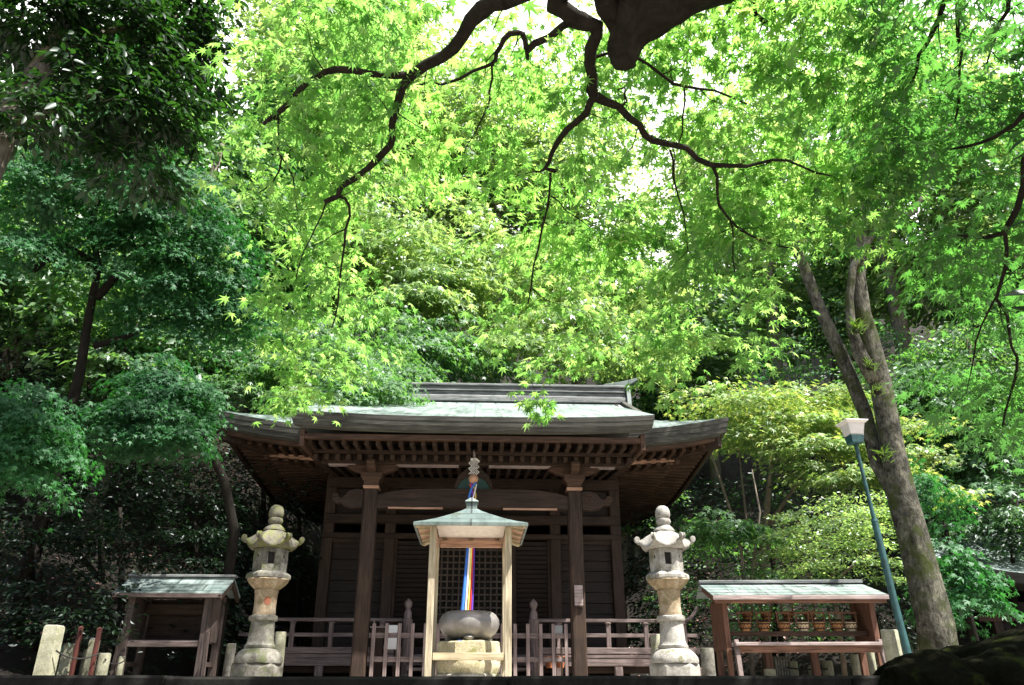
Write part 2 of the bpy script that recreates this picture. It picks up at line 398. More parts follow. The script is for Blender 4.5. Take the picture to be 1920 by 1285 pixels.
def sprays(centers, outs, rng, nleaf, rad, droop=.35, lsize=.06, up=1.0, flat_=.12, tipdown=.5, nj=.35, sjit=.25):
    """leaf sprays: flat drooping fans of leaves"""
    pos = []; tip = []; nr = []; sz = []
    for c, o in zip(centers, outs):
        k = max(3, int(rng.normal(nleaf, nleaf*.3)))
        R = rad*rng.uniform(.65, 1.3)
        o = np.array([o[0], o[1], 0.0]); L = np.linalg.norm(o); o = o/L if L > 1e-6 else np.array([1.0,0,0])
        q = np.array([-o[1], o[0], 0])
        a = rng.normal(0, .5, k)*R; b = rng.uniform(-.8, 1.1, k)*R
        zz = -droop*(np.maximum(b, -.3*R)+.3*R)*1.0 - droop*.5*a*a/R + rng.normal(0, flat_*R, k)
        p = c + b[:,None]*o + a[:,None]*q + zz[:,None]*np.array([0,0,1])
        t = o*(.6+rng.uniform(-.5,.5,k))[:,None] + q*((a/R)*.9+rng.normal(0,.4,k))[:,None] + np.array([0,0,-1])*(tipdown+rng.normal(0,.25,k))[:,None]
        nn = np.array([0,0,up]) + o*droop*.8 + rng.normal(0, .22, 3) + rng.normal(0, nj, (k,3))
        pos.append(p); tip.append(t); nr.append(nn); sz.append(lsize*np.clip(rng.normal(1, sjit, k), .5, 1.6))
    return np.vstack(pos), np.vstack(tip), np.vstack(nr), np.concatenate(sz)

def blob_points(blobs, rng, layered=0.0):
    """spray centres in ellipsoids (centre, radii, n), gathered towards the shell; layered>0 gathers them in flat tiers"""
    C = []; O = []
    for c, r, n in blobs:
        c = np.array(c, float); r = np.array(r, float)
        d = nrmz(rng.normal(0, 1, (n,3))); rad = rng.uniform(.35, 1.0, n)**.6
        p = d*rad[:,None]
        if layered > 0:
            z = p[:,2]*r[2]; lz = np.round(z/layered)*layered + rng.normal(0, .1*layered, n)
            p[:,2] = lz/r[2] - .18*(p[:,0]**2+p[:,1]**2)*min(1, layered/r[2])
        C.append(c + p*r); O.append(p*r + rng.normal(0, .15, (n,3)))
    return np.vstack(C), np.vstack(O)

def tree(name, label, cat, group, trunk, trad, blobs, leafmat, barkmat, T=T_RHOMB, nleaf=26, srad=.42, lsize=.09, seed=1,
         layered=.55, droop=.35, tipdown=.5, limbs=(), nj=.35, rk=.02, extra=None, twigs=True, tn=10):
    rng = np.random.default_rng(seed)
    base = Vector(trunk[0]); root = thing(name, label, cat, base, 0, group)
    sk = Skel(); sub = lambda p: tuple(Vector(p)-base)
    sk.branch([sub(p) for p in trunk], trad, tn)
    for pts, rr in limbs: sk.branch([sub(p) for p in pts], rr, 8)
    C, O = blob_points([(tuple(Vector(c)-base), r, n) for c, r, n in blobs], rng, layered)
    if twigs: sk.grow(C, rng, .004, rk, .08, 4, .08)
    sk.mb.build('trunk', barkmat, root, smooth='all')
    p, t, n, s = sprays(C, O, rng, nleaf, srad, droop, lsize, tipdown=tipdown, nj=nj)
    leaf_mesh('crown', T, p, t, n, s, leafmat, root)
    return root

# ------------------------------------------------------------------ setting: terrace, steps, hillside
def hill_z(x, y):
    yb = 20.5 + .0*x
    if x < -3: yb = 20.5 - min(7.8, (-3-x)*2.1)
    if x > 3.5: yb = 20.5 - min(4.0, (x-3.5)*1.2)
    s = max(0.0, y-yb)
    z = .62*s*(1-math.exp(-s/2.5))
    if x < -6.2: z += (-6.2-x)*.55*min(1, max(0, (y-9)/3))
    if x > 11: z += (x-11)*.35*min(1, max(0, (y-8)/6))
    z += .25*math.sin(x*.7+y*.3)*min(1, s/3)
    return min(z, 40 + .02*s)
def hill_sheet():
    xs = np.concatenate([np.linspace(-140,-30,12), np.linspace(-28,28,85), np.linspace(30,140,12)])
    ys = np.concatenate([np.linspace(9.5,45,72), np.linspace(47,160,16)])
    m = MB(); nx = len(xs)
    for y in ys:
        for x in xs:
            z = hill_z(x, y); m.v.append((x, y, z-.02 if z < .01 else z + .05*math.sin(x*3.1)*math.cos(y*2.7)))
    for j in range(len(ys)-1):
        for i in range(nx-1): m.f.append((j*nx+i, j*nx+i+1, (j+1)*nx+i+1, (j+1)*nx+i))
    return m
kind(hill_sheet().build('hillside', M['litter'], smooth='all'), 'structure')
g = MB(); g.v = [(-40,4.1,0),(40,4.1,0),(40,24,0),(-40,24,0)]; g.f = [(0,1,2,3)]
kind(g.build('terrace_ground', M['gravel']), 'structure')
g = MB(); g.v = [(-140,-140,-1.72),(140,-140,-1.72),(140,4,-1.72),(-140,4,-1.72)]; g.f = [(0,1,2,3)]
kind(g.build('lower_ground', M['gravel']), 'structure')
g = MB()
for i in range(9): g.box((0, 3.85-.30*i-.15+.15, -.19*(i+1)-.095-.004), (9, .32, .19))
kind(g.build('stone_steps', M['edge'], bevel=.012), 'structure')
g = MB(); g.box((0, 4.16, -.86), (80, .3, 1.7)); 
xx = -12.0; r0 = random.Random(3)
while xx < 12:
    w = r0.uniform(1.1, 1.9); g.box((xx+w/2, 4.14, -.085+r0.uniform(-.003,.003)+ (.012*(1-((xx+w/2-.3)/4.5)**2) if abs(xx) < 6 else 0)*-1), (w-.008, .36, .19)); xx += w
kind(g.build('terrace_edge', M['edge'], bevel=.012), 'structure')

# ------------------------------------------------------------------ the temple hall
H = thing('temple_hall', 'dark timber temple hall with sweeping layered eaves and pale metal roof', 'temple', (axis_x(15), 15, 0), YAW)
EX, EY0, EY1, RY, RX = 4.60, -1.75, 6.15, 2.2, 3.5
ZE, ZR = 4.14, 6.20
def main_z(x, y):
    ax = min(1, abs(x)/EX); ay = min(1, abs(y-RY)/3.95)
    t = 3.95*(1-ay)
    zf = ZE + .49*t + .0052*t*t
    s = EX*(1-ax)
    zs = ZE + .46*s + .05*s*s
    up = .36*ax**3.0*ay**1.3
    z = zf if abs(x) < 3.35 else min(zf, zs)
    return z + up
def roof_grid():
    m = MB(); xs = np.concatenate([np.linspace(-EX,-3.36,12), np.linspace(-3.34,3.34,40), np.linspace(3.36,EX,12)]); ys = np.linspace(EY0, EY1, 45)
    nx = len(xs)
    for y in ys:
        for x in xs: m.v.append((x, y, main_z(x, y)))
    for j in range(len(ys)-1):
        for i in range(nx-1): m.f.append((j*nx+i, j*nx+i+1, (j+1)*nx+i+1, (j+1)*nx+i))
    return m
roof_grid().build('roof', M['copper'], H, smooth=True)
# perimeter eave band, then soffit
def perim(n=48):
    P_ = []
    for i in range(n): P_.append((-EX+2*EX*i/n, EY0))
    for i in range(n): P_.append((EX, EY0+(EY1-EY0)*i/n))
    for i in range(n): P_.append((EX-2*EX*i/n, EY1))
    for i in range(n): P_.append((-EX, EY1-(EY1-EY0)*i/n))
    return P_
pm = perim(); m = MB()
def inset(p, d):
    x = max(-EX+d, min(EX-d, p[0])); y = max(EY0+d, min(EY1-d, p[1])); return x, y
rings = []
for k, (d, dz) in enumerate(((0,0),(.010,-.08),(.015,-.084),(.028,-.17),(.034,-.174),(.055,-.265),(.12,-.30))):
    ring = []
    for p in pm:
        q = inset(p, d); ring.append(len(m.v)); m.v.append((q[0], q[1], main_z(*p)+dz))
    rings.append(ring)
for a, b in zip(rings[:-1], rings[1:]):
    n_ = len(a)
    for i in range(n_): m.f.append((a[i], a[(i+1) % n_], b[(i+1) % n_], b[i]))
m.build('eave_edge', M['eave'], H, smooth=True)
# brown board below the eave band and the soffit
m = MB(); rings = []
def soffit_z(p, d): return main_z(*p) - .30 - .03*d if d < .5 else main_z(*p)*(1-(d-.12)/1.63) + 3.98*((d-.12)/1.63) - .33*(1-(d-.12)/1.63) + .0
for d, dz in ((.14,-.30),(.16,-.36),(.22,-.37)):
    ring = []
    for p in pm:
        q = inset(p, d); ring.append(len(m.v)); m.v.append((q[0], q[1], main_z(*p)+dz))
    rings.append(ring)
for a, b in zip(rings[:-1], rings[1:]):
    n_ = len(a)
    for i in range(n_): m.f.append((a[i], a[(i+1) % n_], b[(i+1) % n_], b[i]))
m.build('eave_board', M['wood_warm'], H, smooth=True)
m = MB(); rings = []
for d in (.12, .9, 1.78):
    ring = []
    for p in pm:
        q = inset(p, d); ring.append(len(m.v)); f = (d-.12)/1.66; m.v.append((q[0], q[1], (main_z(*p)-.302)*(1-f) + 4.02*f))
    rings.append(ring)
for a, b in zip(rings[:-1], rings[1:]):
    n_ = len(a)
    for i in range(n_): m.f.append((a[i], a[(i+1) % n_], b[(i+1) % n_], b[i]))
m.build('soffit', M['wood_y'], H)
def raf_z(px, py, f): return (main_z(px, py)-.302)*(1-f) + 4.02*f - .055
# side and front rafters of the main eaves (two tiers)
for sx in (-1, 1):
    m = MB(); m2 = MB(); y = EY0+.35
    while y < EY1-.3:
        px = sx*EX
        def pt(d, dz): return (sx*(EX-d), y, raf_z(px, y, (d-.12)/1.66)+dz)
        dmax = min(1.75, max(.5, .15+min(y-EY0, EY1-y)))
        m.bar(pt(.30, -.01), pt(min(dmax, .95), -.01), .065, .08)
        if dmax > .9: m2.bar(pt(.82, -.10), pt(dmax, -.06), .075, .09)
        y += .185
    m.build('flying_rafter_row', M['wood_warm'], H); m2.build('rafter_row', M['wood_warm'], H)
    b = MB(); pts = [(sx*(EX-.85), EY0+.9+(EY1-EY0-1.8)*i/12) for i in range(13)]
    for a, c in zip(pts[:-1], pts[1:]):
        b.bar((a[0], a[1], raf_z(sx*EX, a[1], .45)-.07), (c[0], c[1], raf_z(sx*EX, c[1], .45)-.07), .07, .07)
    b.build('eave_batten', M['pink_wood'], H)
    m = MB(); m2 = MB(); x = 2.7
    while x < EX-.3:
        def pt(d, dz): return (sx*x, EY0+d, raf_z(sx*x, EY0, (d-.12)/1.66)+dz)
        dmax = min(1.75, max(.5, .15+EX-x))
        m.bar(pt(.30,-.01), pt(min(dmax,.95),-.01), .065, .08)
        if dmax > .9: m2.bar(pt(.82,-.10), pt(dmax,-.06), .075, .09)
        x += .185
    m.build('flying_rafter_row', M['wood_warm'], H); m2.build('rafter_row', M['wood_warm'], H)
    b = MB(); 
    b.bar((sx*2.65, EY0+.85, raf_z(sx*2.65, EY0, .45)-.07), (sx*(EX-.85), EY0+.85, raf_z(sx*(EX-.85), EY0, .45)-.05), .07, .07)
    b.build('eave_batten', M['pink_wood'], H)
    b = MB(); b.bar((sx*(EX-.16), EY0+.16, raf_z(sx*EX, EY0, 0)-.08), (sx*2.75, .05, 3.90), .13, .17)
    b.build('hip_rafter', M['wood_y'], H, bevel=.008)
# gables and ridge
for sx in (-1, 1):
    m = MB(); m.prism([(RY-2.3, 4.95), (RY+2.3, 4.95), (RY, ZR-.02)], sx*3.20, sx*3.26, 'x'); m.build('gable', M['plank'], H)
    m = MB()
    for sy in (-1, 1):
        for i in range(8):
            a = i/8; c = (i+1)/8
            ya, yc = RY+sy*2.6*(1-a), RY+sy*2.6*(1-c)
            m.bar((sx*3.42, ya, main_z(3.3, ya)-.05), (sx*3.42, yc, main_z(3.3, yc)-.05), .12, .24)
    m.build('bargeboard', M['eave'], H, bevel=.008)
m = MB()
for w, z0, z1 in ((.56,6.06,6.20),(.46,6.20,6.23),(.38,6.23,6.33),(.48,6.33,6.36),(.34,6.36,6.46),(.46,6.46,6.52)):
    m.box((0, RY, (z0+z1)/2), (7.0, w, z1-z0-.002))
rg = m.build('ridge', M['ridge'], H, bevel=.012)
for sx in (-1, 1):
    m = MB(); m.prism([(RY-.36,5.93),(RY+.36,5.93),(RY+.28,6.48),(RY,6.62),(RY-.28,6.48)], sx*3.50, sx*3.60, 'x')
    m.prism([(sx*3.0,6.53),(sx*3.55,6.53),(sx*3.86,6.72),(sx*3.88,6.78),(sx*3.5,6.67),(sx*3.0,6.58)], RY-.13, RY+.13)
    m.build('ridge_end', M['copper_dark'], rg, bevel=.01)
# the porch roof that runs out over the front
KX, KY0, KY1 = 2.90, -3.2, .6
def porch_z(x, y): return 3.94 + .40*(y-KY0) + .075*(abs(x)/KX)**3
m = MB(); xs = np.linspace(-KX, KX, 25); ys = np.linspace(KY0, KY1, 8)
for y in ys:
    for x in xs: m.v.append((x, y, porch_z(x, y)))
for j in range(7):
    for i in range(24): m.f.append((j*25+i, j*25+i+1, (j+1)*25+i+1, (j+1)*25+i))
m.build('porch_roof', M['copper'], H, smooth=True)
m = MB(); pm2 = [(-KX, KY1-(KY1-KY0)*i/10) for i in range(10)] + [(-KX+2*KX*i/30, KY0) for i in range(30)] + [(KX, KY0+(KY1-KY0)*i/10) for i in range(11)]
rings = []
for d, dz in ((0,0),(.010,-.075),(.015,-.079),(.026,-.15),(.031,-.154),(.05,-.225),(.12,-.25)):
    ring = []
    for p in pm2:
        ring.append(len(m.v)); m.v.append((max(-KX+d, min(KX-d, p[0])), max(KY0+d, p[1]), porch_z(*p)+dz))
    rings.append(ring)
for a, b in zip(rings[:-1], rings[1:]):
    for i in range(len(a)-1): m.f.append((a[i], a[i+1], b[i+1], b[i]))
m.build('porch_eave_edge', M['eave'], H, smooth=True)
m = MB(); m.box((0, KY0+.20, 3.635), (2*KX-.36, .10, .085)); m.build('porch_eave_board', M['wood_warm'], H, bevel=.006)
for sx in (-1, 1):
    m = MB()
    pts = [(sx*(KX-.19), KY0+.14+t*2.9/9, 3.60+.19*(t/9)+.10*(t/9)**2) for t in range(10)]
    for a, b in zip(pts[:-1], pts[1:]): m.bar(a, b, .07, .26-.004*0)
    m.build('porch_bargeboard', M['wood_warm'], H)
m = MB(); m.v = [(-KX+.15, KY0+.14, 3.668), (KX-.15, KY0+.14, 3.668), (KX-.15, .2, 4.12), (-KX+.15, .2, 4.12)]; m.f = [(0,1,2,3)]
m.build('porch_soffit', M['wood_y'], H)
m = MB(); m2 = MB()
for i in range(30):
    x = -2.62 + 5.24*i/29
    m.bar((x, KY0+.30, 3.575), (x, KY0+1.0, 3.625), .065, .07)
    m2.bar((x, KY0+.86, 3.50), (x, .0, 3.78), .07, .085)
m.build('flying_rafter_row', M['wood_y'], H); m2.build('rafter_row', M['wood_y'], H)
m = MB(); m.box((0, KY0+.78, 3.565), (5.3, .06, .05)); m.build('rafter_batten', M['wood_h'], H)
# porch posts, beams and brackets
PX, PY = 1.70, -2.0
for sx in (-1, 1):
    p = MB(); p.prism([(-.115,-.09),(-.09,-.115),(.09,-.115),(.115,-.09),(.115,.09),(.09,.115),(-.09,.115),(-.115,.09)], 0, 3.06, 'z')
    po = p.build('porch_post', M['wood_v'] if sx < 0 else M['wood_v'], H, loc=(sx*PX, PY, 0))
    c = MB(); c.lathe([(.17,3.03),(.185,3.05),(.185,3.075),(.15,3.09)], 4, ph=math.pi/4); c.build('post_cap', M['pink_wood'], po)
    c = MB(); c.lathe([(.165,3.09),(.175,3.15),(.25,3.22),(.25,3.29)], 4, ph=math.pi/4); c.build('bearing_block', M['wood_warm'], po)
    c = MB(); c.prism([(-.16,3.29),(.16,3.29),(.30,3.33),(.42,3.39),(.42,3.45),(-.42,3.45),(-.42,3.39),(-.30,3.33)], -.075, .075); c.build('bracket_arm', M['wood_warm'], po, bevel=.006)
    c = MB(); c.prism([(-.16,3.29),(.16,3.29),(.30,3.33),(.40,3.40),(.40,3.45),(-.40,3.45),(-.40,3.40),(-.30,3.33)], -.07, .07, 'x'); c.build('bracket_arm', M['wood_warm'], po, bevel=.006)
    base = MB(); base.lathe([(.24,0),(.24,.05),(.19,.10)], 8); base.build('post_base', M['granite_dark'], po)
if True:
    c = MB(); c.box((PX+.005, PY-.14, 1.34), (.135, .025, .31)); q = c.build('plaque', M['bench'], H, bevel=.004)
    c = MB(); c.box((PX+.005, PY-.14, 1.175), (.15, .03, .02)); c.build('plaque_ledge', M['wood_v'], q)
# curved tie beam with scroll ends
m = MB(); top = []; bot = []
for i in range(25):
    t = -1+i/12; x = t*(PX-.12)
    top.append((x, 3.04 - .11*abs(t)**5)); bot.append((x, 2.70 + .035*(1-abs(t)**6)))
m.prism(bot + top[::-1], PY-.09, PY+.09)
tb = m.build('tie_beam', M['wood_h'], H)
def scroll_poly(sx):
    up = [(.12,2.72),(.30,2.71),(.42,2.74),(.50,2.80),(.56,2.79),(.62,2.83),(.64,2.90),(.60,2.955),(.54,2.95),(.53,2.91),(.47,2.885),(.42,2.93),(.36,3.0),(.26,3.03),(.12,3.02)]
    return [(sx*(PX+a), z) for a, z in up]
for sx in (-1, 1):
    m = MB(); m.prism(scroll_poly(sx), PY-.075, PY+.075); nose = m.build('beam_nose', M['wood_h'] , tb, bevel=.008)
    # carved spirals on both ends
    for cx, cz, R in ((.25,2.89,.085),(.585,2.885,.05)):
        m = MB(); pts = []
        for i in range(22):
            th = i*.45; rr = R*(1-i/26); pts.append((sx*(PX+cx+rr*math.cos(th)), PY-.078, cz+rr*math.sin(th)))
        m.tube(pts, .009, 5); m.build('beam_carving', M['wood_warm'], tb, smooth='all')
for x in (-.95, .95):
    m = MB(); m.box((x, PY-.088, 2.712), (.9,.02,.03)); m.build('beam_moulding', M['pink_wood'], tb)
m = MB(); m.box((0, PY, 3.545), (5.15, .19, .19)); kb = m.build('porch_beam', M['wood_h'], H, bevel=.01)
for xc, w in ((-2.22,.45),(-.78,1.05),(.78,1.05),(2.2,.42)):
    m = MB(); m.box((xc, PY-.02, 3.445), (w, .13, .026)); m.build('lit_beam_edge', M['bench'], kb)  # pale strips stand in for light on the beam's lower edge
m = MB(); m.prism([(-.34,3.05),(-.30,3.05),(-.2,3.2),(-.08,3.26),(.08,3.26),(.2,3.2),(.30,3.05),(.34,3.05),(.26,3.28),(.13,3.40),(.13,3.43),(-.13,3.43),(-.13,3.40),(-.26,3.28)], PY-.05, PY+.05)
m.build('frog_leg_strut', M['wood_h'], H, bevel=.008)
m = MB(); m.prism([(-.30,3.06),(.30,3.06),(.22,3.28),(.12,3.40),(-.12,3.40),(-.22,3.28)], PY-.02, PY+.02); m.build('strut_panel', M['teal_board'], H)
for sx in (-1, 1):                      # curved beams joining porch posts to the hall
    m = MB(); m.prism([(PY+.1,2.9),(PY+.1,3.15),(-1.2,3.45),(-.1,3.5),(-.1,3.25),(-1.1,3.18)], sx*PX-.07, sx*PX+.07, 'x'); m.build('link_beam', M['wood_y'], H, bevel=.01)
# hall body
WZ0, WZ1 = .52, 2.86
for x in (-2.72, -1.56, 1.56, 2.72):
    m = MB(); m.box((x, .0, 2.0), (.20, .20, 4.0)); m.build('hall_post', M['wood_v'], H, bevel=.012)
for sx in (-1, 1):
    for y in (2.2, 4.4):
        m = MB(); m.box((sx*2.72, y, 2.0), (.20,.20,4.0)); m.build('hall_post', M['wood_v'], H, bevel=.012)
    m = MB()
    for k in range(14):
        z = .62+k*.17; m.box((sx*2.72, 2.2, z), (.06, 4.2, .165))
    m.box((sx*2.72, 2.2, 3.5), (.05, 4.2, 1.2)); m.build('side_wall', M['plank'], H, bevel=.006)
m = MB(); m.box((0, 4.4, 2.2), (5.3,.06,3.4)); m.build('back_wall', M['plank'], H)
m = MB(); m.box((0, -.06, 2.93), (5.62, .16, .17)); m.build('lintel', M['wood_h'], H, bevel=.01)
m = MB(); m.box((0, -.05, 2.62), (5.62, .13, .10)); m.build('lintel', M['wood_h'], H, bevel=.01)
m = MB(); m.box((0, -.05, 3.62), (5.62, .22, .20)); m.box((0,-.04,3.9),(5.8,.2,.2)); m.build('wall_plate', M['wood_h'], H, bevel=.01)
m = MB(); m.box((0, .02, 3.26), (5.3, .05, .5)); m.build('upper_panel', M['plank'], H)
m = MB(); m.box((0, -.05, .60), (5.62,.15,.14)); m.build('sill_beam', M['wood_h'], H, bevel=.01)
for sx in (-1, 1):                      # outer bays: wide boards in a frame
    m = MB()
    for k in range(10): m.box((sx*2.14, .02+.006*(k % 2), .77+k*.19), (.96, .04, .184))
    w = m.build('board_panel', M['plank'], H, bevel=.005)
    m = MB(); m.box((sx*2.14, -.02, 2.535), (.96,.06,.08)); m.build('panel_rail', M['wood_h'], w)
    m = MB()
    for k in range(22):
        z = .72+k*.085; m.box((sx*1.12, .0, z), (.60, .02, .075), Matrix.Rotation(.5, 3, 'X'))
    w = m.build('louvre_panel', M['plank'], H)
    m = MB()
    for x in (.79, 1.44): m.box((sx*x, -.01, 1.62), (.06,.08,2.0))
    m.build('louvre_frame', M['wood_v'], w, bevel=.005)
    for x in (.74,):
        m = MB(); m.box((sx*x, -.04, 1.62), (.075,.10,2.0)); m.build('door_jamb', M['wood_v'], H, bevel=.006)
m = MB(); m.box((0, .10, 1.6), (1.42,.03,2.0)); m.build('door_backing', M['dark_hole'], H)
for sx in (-1, 1):
    m = MB(); x0 = sx*.352
    for k in range(7): m.box((x0-.33+k*.11, .02, 1.55), (.028, .03, 1.9))
    for k in range(17): m.box((x0, .018, .66+k*.115), (.68, .022, .028))
    d = m.build('lattice_door', M['lattice'], H)
    m = MB(); m.box((x0, .0, .70), (.70,.05,.07)); m.box((x0, .0, 2.50), (.70,.05,.07)); m.box((x0-sx*.33, .0, 1.6), (.05,.052,1.72)); m.box((x0+sx*.32,.0,1.6),(.05,.052,1.72)); m.build('door_frame', M['wood_v'], d)
# veranda
VX, VY = 3.72, -.95
m = MB(); 
for k in range(8): m.box((0, VY+.06+k*.12, .49), (2*VX, .116, .05))
m.build('veranda_floor', M['fence_h'], H, bevel=.004)
for sx in (-1,1):
    m = MB()
    for k in range(8): m.box((sx*(VX-.06-k*.12), 2.4, .49), (.116, 4.8, .05))
    m.build('veranda_floor', M['fence'], H, bevel=.004)
m = MB(); m.box((0, VY+.06, .40), (2*VX-.1, .10, .13)); m.build('veranda_beam', M['fence_h'], H, bevel=.008)
m = MB(); m.box((0, VY+.25, .28), (2*VX-.3, .12, .10)); m.build('veranda_beam', M['wood_h'], H, bevel=.008)
for x in (-3.55, -2.5, -1.45, 1.45, 2.5, 3.55):
    m = MB(); m.box((x, VY+.08, .17), (.13,.13,.34)); m.build('veranda_leg', M['fence'], H, bevel=.01)
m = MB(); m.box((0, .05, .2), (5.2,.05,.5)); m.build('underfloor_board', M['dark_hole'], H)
for sx in (-1, 1):
    def rail(z, h, x1, name='rail', d=.06):
        m = MB(); m.bar((sx*1.12, VY+.04, z), (sx*x1, VY+.04, z), d, h); m.bar((sx*(VX-.06), VY+.06, z+.001), (sx*(VX-.06), 4.6, z+.001), d-.004, h-.004); return m
    m = rail(1.06, .055, VX-.02, d=.055)
    # upswept end
    pts = [(sx*(VX-.04+.05*i), VY+.04, 1.06+.012*i*i*.8) for i in range(6)]
    m.tube(pts, .029, 8); m.build('top_rail', M['fence_h'], H, bevel=.008)
    m = rail(.82, .06, VX+.16); m.build('middle_rail', M['fence_h'], H, bevel=.006)
    m = rail(.575, .10, VX+.22, d=.09); m.build('bottom_rail', M['fence_h'], H, bevel=.006)
    for x in (1.5, 2.35, 3.0, 3.66):
        m = MB(); m.box((sx*x, VY+.04, .77), (.075,.07,.5)); m.lathe([(.05,1.0),(.065,1.02),(.03,1.035)], 8, (sx*x, VY+.04, 0)); m.build('rail_post', M['fence'], H, bevel=.006)
    m = MB(); m.box((sx*(VX-.02), VY-.02, .40), (.26,.26,.14)); m.box((sx*(VX-.02), VY-.02, .24), (.34,.34,.14)); m.build('corner_block', M['fence_h'], H, bevel=.012)
    # newel posts with onion finial
    m = MB(); m.lathe([(.075,.05),(.075,.98),(.085,1.0),(.085,1.05),(.066,1.06),(.066,1.14),(.05,1.19),(.036,1.215),(.05,1.245),(.068,1.285),(.066,1.325),(.04,1.36),(.012,1.385)], 16, (sx*1.06, VY-.16, 0))
    m.build('newel_post', M['fence'], H, smooth=True)
m = MB()
for k in range(3): m.box((0, VY-.22-k*.26, .42-k*.15), (2.0, .27, .05))
m.build('stair_treads', M['fence_h'], H, bevel=.006)
for sx in (-1, 1):
    m = MB(); m.prism([(VY-.05,.46),(VY-.95,.02),(VY-.75,.02),(VY-.05,.30)], sx*1.0-.03, sx*1.0+.03, 'x'); m.build('stair_string', M['fence'], H)
m = MB(); m.box((2.95, 4.5, 1.1), (.09,.09,2.2)); m.box((3.65, 4.5, 1.1), (.09,.09,2.2)); m.box((3.3,4.5,2.2),(1.0,.12,.10)); m.box((3.3,4.5,1.2),(.6,.03,1.6)); m.build('wing_screen', M['wood_v'], H, bevel=.008)

# ------------------------------------------------------------------ fence between the porch posts
def hallpt(x, y, z=0): 
    return Vector((axis_x(15)+x*math.cos(YAW)-y*math.sin(YAW), 15+x*math.sin(YAW)+y*math.cos(YAW), z))
F_ = thing('picket_fence', 'low grey brown picket fence between the two porch posts', 'fence', hallpt(0, -2.0), YAW)
for z, h in ((.745,.075),(.40,.075),(.09,.06)):
    m = MB(); m.box((0, .005, z), (3.16, .03, h)); m.build('fence_rail', M['fence_h'], F_, bevel=.004)
for i in range(16):
    x = -1.5+i*3.0/15
    m = MB(); m.box((x, -.03, .47), (.055,.034,.90)); m.build('picket', M['fence'], F_, bevel=.005)
# small things behind the fence
def panel(name, label, cat, loc, w, h, mat, tilt=0.0, foot=True, group=None, z0=.3):
    t = thing(name, label, cat, loc, YAW)
    m = MB(); m.box((0,0,h/2+z0), (w,.02,h), Matrix.Rotation(tilt, 3, 'X')); m.build('board', mat, t, bevel=.003)
    if foot:
        m = MB(); m.bar((-w*.35,.03,0),(-w*.35,.03,h+z0-.05),.03,.03); m.bar((w*.35,.03,0),(w*.35,.03,h+z0-.05),.03,.03); m.build('stand', M['wood_v'], t)
    return t
panel('notice_board', 'white notice board standing behind left half of picket fence', 'sign', hallpt(-1.28,-1.55), .20, .37, M['white_paper'], -.12, z0=.56)
panel('notice_board', 'small grey notice leaning behind the picket fence by the right porch post', 'sign', hallpt(1.42,-1.6), .14, .17, M['paper_grey'], .0, z0=.76)
t = thing('offering_box', 'small dark box with pale edge behind left end of picket fence', 'box', hallpt(-1.50,-1.5), YAW)
m = MB(); m.box((0,0,.45),(.2,.2,.86)); m.build('box_body', M['wood_v'], t, bevel=.006)
m = MB(); m.bar((-.05,-.09,.86),(-.06,-.09,1.0),.015,.012); m.box((0,0,.895),(.23,.22,.02)); m.build('box_rim', M['bench'], t)
for i, x in enumerate((1.18, 1.36)):
    t = thing('flower_pot', ('orange pot behind the picket fence beside the newel post', 'orange pot behind the picket fence nearer the right porch post')[i], 'pot', hallpt(x+.12,-1.25,.30), 0, 'orange pots behind the fence')
    m = MB(); m.lathe([(.055,0),(.075,.14),(.08,.15)], 16); m.build('pot_body', M['terracotta'], t, smooth=True)
    m = MB(); m.lathe([(.082,.15),(.088,.155),(.088,.18),(.07,.18)], 16); m.build('pot_rim', M['terracotta'], t, smooth=True)

# ------------------------------------------------------------------ bell rope
B = thing('bell_rope', 'bell rope with white tassel, wooden ball and five coloured cloth strips', 'bell rope', hallpt(0,-2.45,0), YAW)
m = MB(); m.tube([(0,0,3.62),(.01,0,3.45),(0,0,3.2)], .02, 8); m.build('rope', M['bench'], B, smooth='all')
m = MB()
r1 = random.Random(5)
for k in range(5):
    x = -.06+.03*k; pts = [(x*.5, -.03, 3.46)]
    for j in range(1, 7): pts.append((x+ (.03 if j % 2 else -.02), -.04+.01*k, 3.46-.045*j))
    for a, b in zip(pts[:-1], pts[1:]): m.bar(a, b, .045, .004)
m.build('paper_tassel', M['white_paper'], B)
m = MB(); m.lathe([(.01,-.08),(.05,-.065),(.075,-.03),(.082,0),(.075,.03),(.05,.065),(.01,.08)], 18, (0,0,3.12)); m.build('wooden_ball', M['ball_wood'], B, smooth='all')
cols = [('blue',-.115),('white_paper',-.05),('yellow',.0),('red',.045),('purple',.09)]
